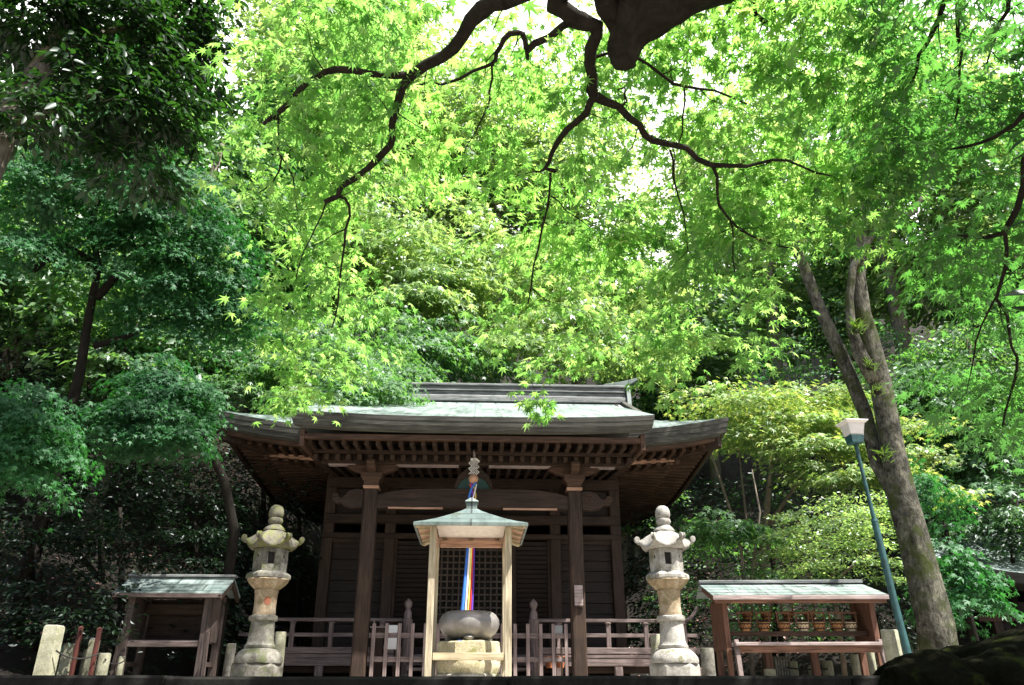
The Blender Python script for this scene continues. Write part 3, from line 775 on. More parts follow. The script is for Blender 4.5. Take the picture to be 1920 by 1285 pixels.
for i, (c, dx) in enumerate(cols):
    m = MB(); n = 26; off = len(m.v)
    for j in range(n+1):
        t = j/n; z = 3.05 - t*2.55
        sp = min(1, max(0, (t-.22)/.78))**.8
        th = 5.5*(1-min(1, t/.30)) + i*1.256
        rr = .055*max(0, 1-t/.34)
        w = .024 + .012*sp if c != 'blue' else .032+.026*sp
        cx = rr*math.cos(th) + dx*(.3+.55*sp)*(t > .0) - .08*sp*t
        cy = rr*math.sin(th) + .03*math.sin(6*t+i) + .012*i
        m.v += [(cx-w/2, cy+.01*math.sin(9*t+i), z), (cx, cy-.012, z), (cx+w/2, cy+.01*math.cos(8*t+i), z)]
        m.v += [(cx-w/2, cy+.004+.01*math.sin(9*t+i), z), (cx, cy-.008, z), (cx+w/2, cy+.004+.01*math.cos(8*t+i), z)]
    for j in range(n):
        a = off+j*6; b = a+6
        m.f += [(a,a+1,b+1,b),(a+1,a+2,b+2,b+1),(a+4,a+3,b+3,b+4),(a+5,a+4,b+4,b+5),(a,b,b+3,a+3),(a+2,a+5,b+5,b+2)]
    s_ = m.build('cloth_strip', M[c], B, smooth='all')
    s_['label'] = {'blue':'blue cloth strip','white_paper':'white cloth strip','yellow':'yellow cloth strip','red':'red cloth strip','purple':'purple cloth strip'}[c]

# ------------------------------------------------------------------ incense shelter and burner
A = thing('incense_shelter', 'small open shelter with pale metal hipped roof on four square posts over incense burner', 'shelter', (axis_x(9.5), 9.5, 0), YAW)
RH, ZE2 = .645, 1.655
def pyr(h, z, zt, ht):
    return [(-h,-h,z),(h,-h,z),(h,h,z),(-h,h,z),(-ht,-ht,zt),(ht,-ht,zt),(ht,ht,zt),(-ht,ht,zt)]
m = MB()
# slightly concave roof in four courses
lv = [(RH,0),(RH*.80,.045),(RH*.6,.10),(RH*.4,.165),(RH*.2,.235),(.07,.275)]
for (h0,a0),(h1,a1) in zip(lv[:-1], lv[1:]):
    o = len(m.v)
    for h, z in ((h0,a0),(h1,a1)): m.v += [(-h,-h,ZE2+.03+z),(h,-h,ZE2+.03+z),(h,h,ZE2+.03+z),(-h,h,ZE2+.03+z)]
    for k in range(4): m.f.append((o+k, o+(k+1) % 4, o+4+(k+1) % 4, o+4+k))
rf = m.build('roof', M['copper_mid'], A)
m = MB()
for k in range(4):
    R = Matrix.Rotation(k*math.pi/2, 3, 'Z')
    m.box(R @ Vector((0,-RH+.012,ZE2+.012)), (2*RH+.002 if k % 2 == 0 else 2*RH-.05, .024, .036), R)
m.build('roof_edge', M['copper_dark'], rf)
m = MB(); m.box((0,0,ZE2+.335),(.13,.13,.10)); m.lathe([(.115,.385),(.115,.40),(.02,.455)], 4, (0,0,ZE2), math.pi/4); m.box((0,0,ZE2+.29),(.17,.17,.02)); m.build('roof_finial', M['copper_dark'], rf, bevel=.004)
m = MB()
for k in range(4):                       # eave underside boards and battens
    R = Matrix.Rotation(k*math.pi/2, 3, 'Z')
    if k == 0: continue
    o = len(m.v); m.v += [tuple(R @ Vector(p)) for p in ((-RH+.03,-RH+.03,ZE2+.004),(RH-.03,-RH+.03,ZE2+.004),(.44,-.44,ZE2+.055),(-.44,-.44,ZE2+.055))]; m.f.append((o,o+1,o+2,o+3))
m.build('eave_underside', M['pink_wood'], A)
for k in range(4):
    R = Matrix.Rotation(k*math.pi/2, 3, 'Z'); m = MB()
    for x in ((-.33, 0, .33) if k else ()):
        m = MB(); m.bar(R @ Vector((x,-RH+.04,ZE2-.008)), R @ Vector((x,-.45,ZE2+.035)), .045, .03); m.build('eave_batten', M['pale_rail'], A)
    m = MB(); m.bar(R @ Vector((-RH+.04,-RH+.04,ZE2-.01)), R @ Vector((-.45,-.45,ZE2+.03)), .05, .035)
    m.build('hip_batten', M['pale_rail'], A)
m = MB(); m.v = [(-.40,-RH+.03,ZE2+.003),(.40,-RH+.03,ZE2+.003),(.40,-.44,ZE2+.056),(.40,.40,ZE2+.045),(-.40,.40,ZE2+.045),(-.40,-.44,ZE2+.056)]; m.f=[(0,1,2,5),(5,2,3,4)]; m.build('ceiling_board', M['white_board'], A)
for k in range(4):
    R = Matrix.Rotation(k*math.pi/2, 3, 'Z')
    if k == 0: continue
    else: m = MB(); m.box(R @ Vector((0,-.43,1.625)), (.77,.06,.085), R)
    m.build('head_beam', M['pink_wood'], A, bevel=.004)
for sx in (-1,1):
    for sy in (-1,1):
        m = MB(); m.box((sx*.43, sy*.43, .84), (.074,.074,1.68)); m.build('post', M['pale_post'], A, bevel=.006)
for k in range(4):
    R = Matrix.Rotation(k*math.pi/2, 3, 'Z')
    m = MB(); m.box(R @ Vector((0,-.43,.285 if k != 2 else .283)), (.77,.05,.075), R); m.build('side_rail', M['pale_rail'], A, bevel=.005)
Pd = thing('stone_pedestal', 'yellowish octagonal stone pedestal under the rounded bowl', 'pedestal', (axis_x(9.5), 9.5, 0), YAW)
m = MB(); m.lathe([(.40,0),(.40,.115)], 8, ph=math.pi/8); m.build('plinth', M['granite'], Pd, bevel=.012)
m = MB(); m.lathe([(.345,.115),(.36,.17),(.365,.22),(.34,.28),(.335,.285)], 24); m.build('lower_drum', M['ped_stone'], Pd, smooth=True)
m = MB(); m.lathe([(.37,.285),(.385,.30),(.375,.44),(.36,.455)], 8, ph=math.pi/8); m.build('upper_block', M['ped_stone'], Pd, bevel=.008)
Bw = thing('incense_burner', 'large squat rounded bronze bowl on octagonal stone pedestal', 'incense burner', (axis_x(9.5), 9.5, .455), YAW)
m = MB(); m.lathe([(.17,.03),(.24,.045),(.30,.085),(.335,.14),(.348,.19),(.340,.245),(.31,.29),(.275,.315),(.25,.325),(.235,.32),(.22,.29),(.0,.28)], 40); m.build('bowl', M['bronze'], Bw, smooth='all')
for k in range(3):
    a = -math.pi/2 + k*2.094
    m = MB(); m.lathe([(.03,0),(.05,.01),(.065,.04),(.05,.06)], 12, (.24*math.cos(a), .24*math.sin(a), 0)); m.build('foot', M['bronze'], Bw, smooth=True)

# ------------------------------------------------------------------ stone lanterns
def lantern(label, loc, rot, mats, squash=1.0):
    L = thing('stone_lantern', label, 'lantern', loc, rot, 'pair of stone lanterns')
    g0, g1, g2 = mats
    m = MB(); m.lathe([(.375,-.02),(.375,.26),(.345,.28)], 6); m.build('base_slab', g0, L, bevel=.02)
    # lotus base
    m = MB(); n = 48; prof = [(.335,.28),(.345,.31),(.33,.36),(.285,.42),(.235,.455),(.215,.46)]; o = 0
    for r, z in prof:
        for k in range(n):
            th = 2*math.pi*k/n; pet = 1+.05*abs(math.sin(4*th))*(1 if r > .25 else .2)
            m.v.append((r*pet*math.cos(th), r*pet*math.sin(th), z))
    for i in range(len(prof)-1):
        for k in range(n): k2 = (k+1) % n; m.f.append((i*n+k, i*n+k2, (i+1)*n+k2, (i+1)*n+k))
    m.build('lotus_base', g0, L, smooth=True)
    m = MB(); m.lathe([(.215,.46),(.225,.475),(.225,.50),(.205,.515),(.19,.56),(.175,.80)], 28); m.build('lower_shaft', g0, L, smooth=True)
    m = MB(); m.lathe([(.175,.80),(.205,.81),(.215,.84),(.205,.87),(.17,.88)], 28); m.build('ring', g0, L, smooth=True)
    m = MB(); m.lathe([(.17,.88),(.162,1.0),(.165,1.16),(.175,1.18),(.175,1.21),(.165,1.22)], 28); sh = m.build('upper_shaft', g1, L, smooth=True)
    m = MB(); n = 48; prof = [(.175,1.215),(.20,1.23),(.265,1.29),(.30,1.335),(.295,1.35)]
    for r, z in prof:
        for k in range(n):
            th = 2*math.pi*k/n; pet = 1+.045*abs(math.sin(6*th)); m.v.append((r*pet*math.cos(th), r*pet*math.sin(th), z))
    for i in range(len(prof)-1):
        for k in range(n): k2 = (k+1) % n; m.f.append((i*n+k, i*n+k2, (i+1)*n+k2, (i+1)*n+k))
    L.scale = (.885, .885, .985)
    pl = m.build('lotus_platform', g1, L, smooth=True)
    m = MB(); m.lathe([(.325,1.345),(.335,1.36),(.335,1.41),(.27,1.445)], 6); m.build('platform_slab', g0, pl, bevel=.012)
    # six-sided fire box with a window in each second face
    fb = MB(); R0, z0, z1, th_ = .255, 1.445, 1.755, .05
    def hexp(r, k, z): a = k*math.pi/3; return Vector((r*math.cos(a), r*math.sin(a), z))
    for k in range(6):
        a, b = hexp(R0,k,0), hexp(R0,k+1,0); ai, bi = hexp(R0-th_,k,0), hexp(R0-th_,k+1,0)
        if k % 3 == 1 or k == 4:
            ws, wz0, wz1 = (.30,.70), z0+.09, z1-.06
        else: ws, wz0, wz1 = (.42,.58), z0+.18, z1-.085
        us = [0, ws[0], ws[1], 1]; zs = [z0, wz0, wz1, z1]
        for i in range(3):
            for j in range(3):
                if i == 1 and j == 1: continue
                q = [(us[i],zs[j]),(us[i+1],zs[j]),(us[i+1],zs[j+1]),(us[i],zs[j+1])]
                o = len(fb.v)
                fb.v += [tuple(a.lerp(b,u)+Vector((0,0,z))) for u, z in q]; fb.f.append((o,o+1,o+2,o+3))
        o = len(fb.v); q = [(us[1],zs[1]),(us[2],zs[1]),(us[2],zs[2]),(us[1],zs[2])]
        fb.v += [tuple(a.lerp(b,u)+Vector((0,0,z))) for u, z in q] + [tuple(ai.lerp(bi,u)+Vector((0,0,z))) for u, z in q]
        for e in range(4): fb.f.append((o+e, o+(e+1) % 4, o+4+(e+1) % 4, o+4+e))
    f_ = fb.build('fire_box', g0, L)
    m = MB(); m.lathe([(R0-th_-.002,z0+.01),(R0-th_-.002,z1)], 6); m.build('fire_chamber', M['dark_hole'], f_)
    # curved cap with six scroll corners
    m = MB(); n = 72; nr = 12; rows = []
    def capR(th):
        a = (th % (math.pi/3)) - math.pi/6
        c = abs(a)/(math.pi/6)
        return .335 + .085*c**2.2, c
    for i in range(nr+1):
        s = i/nr; row = []
        for k in range(n):
            th = 2*math.pi*k/n; R, c = capR(th); r = .10 + (R-.10)*s
            z = 2.02 - .215*s**1.0 + .05*math.sin(math.pi*s)*.8 + (.085*c**3 - .0)*s**5 - .02*s**6*(1-c)
            row.append(len(m.v)); m.v.append((r*math.cos(th), r*math.sin(th), z))
        rows.append(row)
    low = []
    for dz, sc in ((-.035, .985),):
        row = []
        for k in range(n):
            th = 2*math.pi*k/n; R, c = capR(th); v = m.v[rows[-1][k]]
            row.append(len(m.v)); m.v.append((v[0]*sc, v[1]*sc, v[2]+dz))
        rows.append(row)
    row = []
    for k in range(n):
        th = 2*math.pi*k/n; row.append(len(m.v)); m.v.append((.27*math.cos(th), .27*math.sin(th), 1.752))
    rows.append(row)
    for a, b in zip(rows[:-1], rows[1:]):
        for k in range(n): k2 = (k+1) % n; m.f.append((a[k], a[k2], b[k2], b[k]))
    m.f.append(tuple(rows[0]))
    cp = m.build('cap', g2, L, smooth='all')
    for k in range(6):
        th = k*math.pi/3; e = Vector((math.cos(th), math.sin(th), 0)); tq = Vector((-math.sin(th), math.cos(th), 0))
        c = e*.425 + Vector((0,0,1.90)); m = MB()
        for w in (-1, 1):
            pts = []
            for i in range(20):
                a = -2.2 + i*.42; rr = .046*(1-i/26); pts.append(c + e*(rr*math.cos(a)) + Vector((0,0,rr*math.sin(a))) + tq*(w*.022))
            m.tube(pts, .014, 6)
        m.tube([c-tq*.036, c+tq*.036], .034, 12)
        m.tube([e*.36+Vector((0,0,1.845)), e*.41+Vector((0,0,1.855)), e*.44+Vector((0,0,1.88))], [.03,.03,.022], 8)
        m.build('scroll', g2, cp, smooth=True)
    m = MB(); n = 32; prof = [(.165,2.005),(.165,2.02),(.14,2.05),(.10,2.085),(.085,2.10)]
    m.lathe(prof, 24); m.build('neck', g2, L, smooth=True)
    m = MB(); m.lathe([(.08,2.095),(.105,2.11),(.118,2.145),(.108,2.18),(.085,2.19)], 24); m.build('bulb', g2, L, smooth=True)
    m = MB(); m.lathe([(.085,2.19),(.108,2.205),(.116,2.25),(.112,2.30),(.09,2.345),(.05,2.37),(.02,2.375)], 24); m.build('jewel', g2, L, smooth='all')
    return L, sh
pr = P(1265, 1250, 11.0); pl_ = P(485, 1250, 11.0)
LR, _ = lantern('pale sunlit stone lantern with hexagonal cap right of the incense shelter', (pr.x, 11.0, 0), math.radians(-3), (M['granite'], M['granite_ochre'], M['granite']))
LL, shl = lantern('darker lichen stained stone lantern with reddish patch on its shaft, left of the porch', (pl_.x, 10.95, 0), math.radians(18), (M['granite_dark'], M['granite_ochre'], M['granite_moss']))
m = MB(); 
for k in range(7):
    a = math.radians(-18-62+k*4.2)
    for z, w in ((1.02,.05+.002*k),):
        pass
o = 0
for k in range(8):
    a = math.radians(-100+k*5)
    zc, hw = 1.06, .055*math.sin(math.pi*(k+.6)/8.4)
    m.v += [(.1665*math.cos(a), .1665*math.sin(a), zc-hw), (.1675*math.cos(a), .1675*math.sin(a), zc+hw)]
for k in range(7): m.f.append((2*k, 2*k+2, 2*k+3, 2*k+1))
st = m.build('red_stain', M['red_stain'], LL)

# ------------------------------------------------------------------ roofed stands
def stand_left():
    FENCE, FENCE_H = M['stand_wood'], M['stand_wood_h']
    T = thing('offering_stand', 'narrow roofed wooden stand with dark empty shelf, left of the left lantern', 'stand', (-4.93, 12.1, 0), math.radians(3))
    w = .77
    m = MB(); m.v = [(-w,-.52,1.205),(w,-.52,1.205),(w,0,1.475),(-w,0,1.475),(w,.42,1.255),(-w,.42,1.255)]; m.f = [(0,1,2,3),(3,2,4,5)]
    m2 = MB()
    for k in range(3):
        a = k/3; b = (k+1)/3
        y0, y1 = -.52+.52*a, -.52+.52*b+.015; z0, z1 = 1.205+.27*a, 1.205+.27*b+.008
        m2.prism([(y0,z0),(y1,z1),(y1,z1+.016),(y0,z0+.022)], -w, w, 'x')
        y0, y1 = .42-.42*a, .42-.42*b-.015; z0, z1 = 1.255+.22*a, 1.255+.22*b+.008
        m2.prism([(y0,z0),(y1,z1),(y1,z1+.016),(y0,z0+.022)], -w, w, 'x')
    rf = m2.build('roof', M['copper'], T)
    m = MB(); m.box((0,0,1.525),(1.58,.12,.035)); m.build('ridge_cap', M['ridge'], rf, bevel=.006)
    m = MB(); m.box((0,-.515,1.195),(1.52,.03,.06)); m.build('eave_board', M['stand_wood_h'], rf, bevel=.004)
    for sx in (-1,1):
        m = MB(); m.bar((sx*.74,-.52,1.165),(sx*.74,0,1.44),.035,.085); m.bar((sx*.74,.42,1.22),(sx*.74,0,1.44),.035,.085); m.build('bargeboard', M['wood_v'], rf)
        for y, mt in ((-.33,'stand_wood'),(.30,'stand_wood')):
            m = MB(); m.box((sx*.54, y, .63), (.095,.095,1.26)); m.build('post', M[mt], T, bevel=.006)
        m = MB(); m.box((sx*.54,-.015,.90),(.03,.56,.60)); m.build('side_board', M['stand_wood'], T)
        m = MB(); m.bar((sx*.62,-.36,.10),(sx*.60,-.36,.72),.04,.06); m.build('brace', M['stand_wood'], T)
        m = MB(); m.box((sx*.54,-.015,.30),(.04,.55,.06)); m.build('side_rail', M['stand_wood'], T)
    m = MB(); m.box((0,-.34,.555),(.985,.05,.075)); m.build('shelf_rail', M['stand_wood_h'], T, bevel=.005)
    m = MB(); m.box((0,-.01,.60),(.98,.60,.02)); m.build('shelf', M['bench'], T)
    m = MB(); m.box((0,.28,.90),(.98,.03,.62)); m.build('back_board', M['wood_h'], T)
    m = MB(); m.box((0,.10,1.06),(.98,.03,.14)); m.build('inner_rail', M['wood_h'], T)
    m = MB(); m.box((0,-.32,1.20),(1.08,.05,.07)); m.build('head_beam', M['wood_h'], T)
    return T
stand_left()
def rack():
    x0, x1, yf = 2.98, 5.54, 12.0; cx = (x0+x1)/2; hw = (x1-x0)/2
    T = thing('votive_rack', 'wide roofed wooden rack with bench and hanging pails, right of the right lantern', 'rack', (cx, 12.45, 0), math.radians(-2))
    m = MB()
    for k in range(4):
        a, b = k/4, (k+1)/4
        y0, y1 = -.45+.95*a, -.45+.95*b+.015; z0, z1 = 1.225+.27*a, 1.225+.27*b+.006
        m.prism([(y0,z0),(y1,z1),(y1,z1+.016),(y0,z0+.022)], -hw, hw, 'x')
    m.prism([(.5,1.495),(.85,1.33),(.85,1.35),(.5,1.515)], -hw, hw, 'x')
    rf = m.build('roof', M['copper'], T)
    m = MB(); m.box((0,.5,1.545),(2*hw+.02,.13,.05)); m.build('ridge_cap', M['ridge'], rf, bevel=.006)
    m = MB(); m.box((0,-.452,1.21),(2*hw,.025,.06)); m.build('eave_edge', M['bench'], rf, bevel=.004)
    m = MB(); m.box((0,-.40,1.16),(2*hw-.06,.05,.05)); m.build('eave_beam', M['red_wood_h'], rf, bevel=.004)
    for sx in (-1,1):
        m = MB(); m.bar((sx*(hw-.05),-.43,1.17),(sx*(hw-.05),.5,1.44),.03,.07); m.build('bargeboard', M['red_wood_h'], rf)
        m = MB(); m.box((sx*1.10,.17,.86),(.045,.86,.70)); 
        m.build('end_panel', M['red_wood'], T, bevel=.004)
        m = MB(); m.box((sx*1.08,-.24,.60),(.075,.075,1.2)); m.build('front_post', M['red_wood'], T, bevel=.005)
        m = MB(); m.box((sx*1.08,.42,.62),(.09,.09,1.24)); m.build('rear_post', M['red_wood'], T, bevel=.005)
        m = MB(); m.bar((sx*1.03,-.62,-.02),(sx*1.02,-.48,.62),.065,.075); m.build('bench_leg', M['fence'], T, bevel=.005)
        m = MB(); m.box((sx*.35,.42,.3),(.11,.09,.5)); m.build('rear_leg', M['red_wood'], T, bevel=.005)
    m = MB(); m.box((0,-.45,.565),(2.10,.30,.045)); m.build('bench_top', M['bench'], T, bevel=.005)
    m = MB(); m.box((0,-.53,.495),(2.0,.04,.09)); m.build('bench_apron', M['red_wood_h'], T, bevel=.005)
    m = MB(); m.box((0,.11,.755),(2.10,.24,.03)); m.box((0,-.015,.735),(2.10,.02,.07)); m.build('pail_shelf', M['wood_warm'], T, bevel=.003)
    m = MB(); m.box((0,.40,.955),(2.10,.16,.025)); m.build('upper_shelf', M['wood_warm'], T, bevel=.003)
    return T
RK = rack()
def pail(loc, rot, label, mt, group, s=1.0):
    t = thing('wooden_pail', label, 'pail', loc, rot, group)
    m = MB(); m.lathe([(.072*s,0),(.074*s,.02),(.092*s,.125*s),(.094*s,.13*s),(.084*s,.13*s),(.08*s,.10*s)], 14); m.build('bucket', M[mt], t, smooth=True)
    m = MB(); 
    for z in (.03,.10): m.lathe([(.0775*s+ .018*z/.1*s, z*s),(.0795*s+.018*z/.1*s,(z+.004)*s),(.0795*s+.018*z/.1*s,(z+.012)*s),(.0775*s+.018*z/.1*s,(z+.016)*s)], 14)
    m.build('hoop', M['mark'], t)
    m = MB()
    for sx in (-1,1): m.bar((sx*.086*s,0,.05*s),(sx*.096*s,0,.285*s),.018*s,.028*s)
    m.bar((-.115*s,0,.275*s),(.115*s,0,.275*s),.026*s,.026*s); m.build('handle', M['red_wood_h'], t, bevel=.002)
    m = MB(); r2 = random.Random(int(abs(loc[0])*1000))
    for k in range(5):
        a = -math.pi/2 + (-.5+.25*k); z = (.06+.035*(k % 2))*s; rr = .0755*s+.018*z/.1
        m.box((rr*1.05*math.cos(a), rr*1.05*math.sin(a), z), (.012*s,.004,.022*s), Matrix.Rotation(a+math.pi/2, 3, 'Z'))
    m.build('ink_mark', M['mark'], t)
    return t
pu = [1398,1433,1471,1507,1537,1571,1597]
lab = ['small wooden pail at the left end of the rack shelf', 'darker orange pail second from left on the rack shelf', 'pail with tilted handle third from left on the rack shelf',
       'pale wooden pail in the middle of the rack shelf', 'small pail right of the pale middle pail on the rack shelf', 'dark brown pail second from right on the rack shelf', 'pale pail at the right end of the rack shelf']
for i, u in enumerate(pu):
    q = P(u, 1184, 12.53)
    pail((q.x, 12.53 , .772), rnd.uniform(-.25,.25), lab[i], ['pail','pail','pail','pail_pale','pail','pail','pail_pale'][i], 'wooden pails on the rack', .98)
for i, (u, lb) in enumerate(((1401,'dim pail on the upper rack shelf, leftmost of four'),(1437,'dim pail on the upper rack shelf, second from left'),(1477,'dim pail on the upper rack shelf, third from left'),(1517,'pail with upright handle on the upper rack shelf, rightmost of four'))):
    q = P(u, 1150, 12.86); pail((q.x, 12.86, .969), rnd.uniform(-.4,.4), lb, 'pail', 'wooden pails on the rack', .92)

# ------------------------------------------------------------------ bollards, poles, rope
def bollard(u, vt, wpx, Y, label, group, square=False, mat='bollard', lean=0.0):
    top = P(u, vt, Y); depth = (top.y*ct + (top.z-CAM.z)*st_); r = wpx/FPX*depth/2; h = top.z
    zb = 0.0
    t = thing('stone_post', label, 'post', (top.x, Y, zb), 0, group)
    m = MB()
    if square: m.lathe([(r*1.28,0),(r*1.28,h-.02),(r*1.15,h)], 4, ph=math.pi/4)
    else: m.lathe([(r*1.04,0),(r,h*.5),(r*.99,h-.012),(r*.93,h)], 18)
    m.build('shaft', M[mat], t, smooth=True)
    m = MB(); m.lathe([(r*.90,h+.001),(r*.86,h+.006)] if not square else [(r*1.1,h+.001),(r*1.0,h+.008)], 18 if not square else 4, ph=0 if not square else math.pi/4); m.build('top_face', M['granite'], t)
    t.rotation_euler = (0, lean, 0)
    return t
gl, gr_ = 'stone posts left of the offering stand', 'stone posts around the votive rack'
bl = [(103,1174,29,10.4,'widest and tallest of the stone posts at far left',gl,True),(133,1208,20,11.4,'short stone post just right of the tallest far left post',gl,True),
      (165,1218,15,11.8,'short pale stone post between the two dark red poles',gl,False),(178,1199,15,11.2,'slim stone post against the second dark red pole',gl,True),
      (197,1226,21,11.0,'low round stone post beside the left leg of the offering stand',gl,False),(229,1232,11,11.6,'low thin stone post under the offering stand',gl,False),
      (527,1186,21,11.9,'round stone post right of the left lantern',None,False),(434,1208,17,12.2,'mossy stone post left of the left lantern base',None,False),
      (1230,1191,23,11.5,'round pale stone post left of the right lantern',None,False),(1325,1216,25,12.2,'brown stone post between right lantern and votive rack',gr_,False),
      (1667,1182,31,11.3,'thick round stone post right of the votive rack',gr_,False),(1443,1255,22,12.4,'very low stone post under left part of the rack bench',gr_,False),
      (1486,1241,17,13.3,'round stone post under the rack bench, left of the rear leg',gr_,False),(1521,1249,13,13.5,'thin low stone post under middle of the rack bench',gr_,False),
      (1550,1240,20,13.3,'rope bound stone post under the rack bench',gr_,False),(1601,1228,15,13.1,'round stone post under the right part of the rack bench',gr_,False),(1629,1222,18,13.4,'round stone post behind the right bench leg of the rack',gr_,False)]
for u, vt, w, Y, lb, gp, sq in bl: bollard(u, vt, w, Y, lb, gp, sq, 'granite_dark' if u in (1325, 434) else 'bollard')
q = P(1461, 1232, 13.4); t = thing('stone_block', 'grey ribbed stone block behind the rack bench', 'block', (q.x, 13.4, 0), .1)
m = MB(); m.box((0,0,q.z/2),(.27,.2,q.z)); b_ = m.build('block_body', M['granite_dark'], t, bevel=.012)
m = MB()
for k in range(6): m.box((-.11+.044*k,-.103,q.z*.55),(.02,.012,q.z*.7))
m.build('block_rib', M['granite'], b_)
for i, (u, vt, Y, lb) in enumerate(((152,1178,11.0,'leaning dark red pole left of the slim stone post'),(187,1180,10.9,'dark red pole beside the low round stone post'))):
    a = P(u, vt, Y); t = thing('red_pole', lb, 'pole', (a.x+.0, Y, 0), 0, 'dark red poles')
    m = MB(); m.box((0,0,a.z/2),(.05,.05,a.z)); m.build('pole_shaft', M['red_pole'], t, bevel=.006)
    m = MB(); m.lathe([(.036,a.z-.005),(.036,a.z+.008),(.0,a.z+.03)], 4, ph=math.pi/4); m.build('pole_cap', M['red_pole'], t)
def sag(a, b, d, r, name, label):
    m = MB(); pts = []
    for i in range(13):
        t = i/12; p = Vector(a).lerp(Vector(b), t); p.z -= d*4*t*(1-t); pts.append(p)
    m.tube(pts, r, 6); tag(m.build(name, M['black'], smooth='all'), label, 'rope')
sag(P(105,1220,10.32), P(187,1225,10.86), .08, .010, 'rope', 'dark rope sagging between the far left posts')
sag(P(197,1236,10.92), P(232,1240,11.5), .05, .009, 'rope', 'dark rope from the low round post to under the offering stand')
sag(P(1476,1252,13.2), P(1552,1254,13.2), .02, .012, 'rope', 'dark rope looped around the posts under the rack bench')

# ------------------------------------------------------------------ lamp post
a = P(1706, 1236, 11.1); b = P(1604, 832, 11.1); c = P(1677, 972, 11.1)
LP = thing('street_lamp', 'slim teal lamp post with white square lamp in front of the forked tree', 'street lamp', (a.x, 11.1, 0))
A0 = Vector((a.x, 11.1, 0)); bt = b - A0; mid = bt*.655
m = MB(); m.tube([Vector((0.02,0,-.05)), bt*.3, bt*.64, mid], [.052,.048,.045,.043], 14); m.build('lower_pole', M['lamp_teal'], LP, smooth=True)
m = MB(); m.tube([bt*.652, bt*.663], [.049,.043], 14); m.build('pole_joint', M['lamp_teal'], LP, smooth=True)
m = MB(); m.tube([bt*.66, bt*.85, bt], [.029,.027,.026], 12); m.build('upper_pole', M['lamp_teal'], LP, smooth=True)
m = MB(); m.lathe([(.09,-.01),(.125,.0),(.145,.115),(.13,.12)], 4, bt, math.pi/4+.1); hd = m.build('lamp_socket', M['lamp_teal'], LP, bevel=.006)
m = MB(); m.lathe([(.14,.118),(.185,.285),(.17,.29),(.02,.30)], 4, bt, math.pi/4+.1); m.build('lamp_shade', M['lamp_white'], LP, bevel=.01)
m = MB(); 
m.lathe([(.185,.282),(.245,.315),(.245,.327),(.02,.365)], 4, bt, math.pi/4+.1); m.build('lamp_hood', M['lamp_white'], LP, bevel=.006)

# ------------------------------------------------------------------ boulders in front
def boulder(loc, d, seed, label):
    import bmesh
    from mathutils import noise as mn
    bm = bmesh.new(); bmesh.ops.create_icosphere(bm, subdivisions=5, radius=1.0)
    off = Vector((seed*7.3, seed*3.1, seed*1.7))
    for v in bm.verts:
        p = v.co.copy(); k = 1 + .22*mn.noise(p*1.3+off) + .09*mn.noise(p*3.5+off) + .03*mn.noise(p*11+off)
        q = Vector((math.copysign(abs(p.x)**.75, p.x), math.copysign(abs(p.y)**.75, p.y), math.copysign(abs(p.z)**.7, p.z)))
        v.co = Vector((q.x*d[0], q.y*d[1], q.z*d[2]))*k
    me = bpy.data.meshes.new('boulder'); bm.to_mesh(me); bm.free(); me.polygons.foreach_set('use_smooth', [True]*len(me.polygons))
    me.materials.append(M['moss']); o = bpy.data.objects.new('boulder', me); COL.objects.link(o); o.location = loc
    return tag(o, label, 'boulder')
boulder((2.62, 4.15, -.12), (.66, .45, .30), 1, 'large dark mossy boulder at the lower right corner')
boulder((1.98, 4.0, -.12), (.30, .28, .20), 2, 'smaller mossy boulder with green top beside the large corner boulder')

# ------------------------------------------------------------------ second hall at the right edge
q = P(1840, 1068, 17.5)
S2 = thing('side_hall', 'small dark hall with curved metal roof half hidden at the right edge', 'building', (q.x+2.6, 20.0, 0), math.radians(-6))
ww, dd = 2.7, 2.6
def z2(x, y):
    ax = abs(x)/ww; ay = abs(y)/dd; t = 1-ay
    return q.z + .05 - .18 + .95*t + .35*t*t + .34*ax**2.6*ay**2
m = MB(); N2 = 20
for j in range(N2+1):
    for i in range(N2+1): x = -ww+2*ww*i/N2; y = -dd+2*dd*j/N2; m.v.append((x, y, z2(x,y)))
for j in range(N2):
    for i in range(N2): a = j*(N2+1)+i; m.f.append((a,a+1,a+N2+2,a+N2+1))
rf = m.build('roof', M['copper'], S2, smooth=True)
m = MB(); rings = []
for d, dz in ((0,0),(.03,-.12),(.07,-.22),(.9,-.25)):
    ring = []
    for k in range(80):
        s = k % 20; e = k//20; f = -1+2*s/20
        x, y = [(f*ww,-dd),(ww,f*dd),(-f*ww,dd),(-ww,-f*dd)][e]
        xi = max(-ww+d, min(ww-d, x)); yi = max(-dd+d, min(dd-d, y)); ring.append(len(m.v)); m.v.append((xi, yi, z2(x,y)+dz))
    rings.append(ring)
for a, b in zip(rings[:-1], rings[1:]):
    for k in range(80): m.f.append((a[k], a[(k+1)%80], b[(k+1)%80], b[k]))
m.build('eave_edge', M['eave'], rf, smooth=True)
for sx in (-1,1):
    for sy in (-1,1):
        m = MB(); m.box((sx*1.8, sy*1.7, .9),(.18,.18,1.9)); m.build('post', M['wood_v'], S2, bevel=.01)
m = MB(); m.box((0,-1.65,.95),(3.5,.08,1.7)); m.box((-1.75,0,.95),(.08,3.3,1.7)); m.box((1.75,0,.95),(.08,3.3,1.7)); m.box((0,1.65,.95),(3.5,.08,1.7)); m.build('wall', M['plank'], S2)
m = MB(); m.box((0,-1.75,1.45),(4.4,.12,.14)); m.build('lintel', M['wood_warm'], S2, bevel=.008)
m = MB(); m.box((0,-2.1,.62),(4.6,.7,.07)); m.build('veranda', M['wood_warm'], S2, bevel=.008)

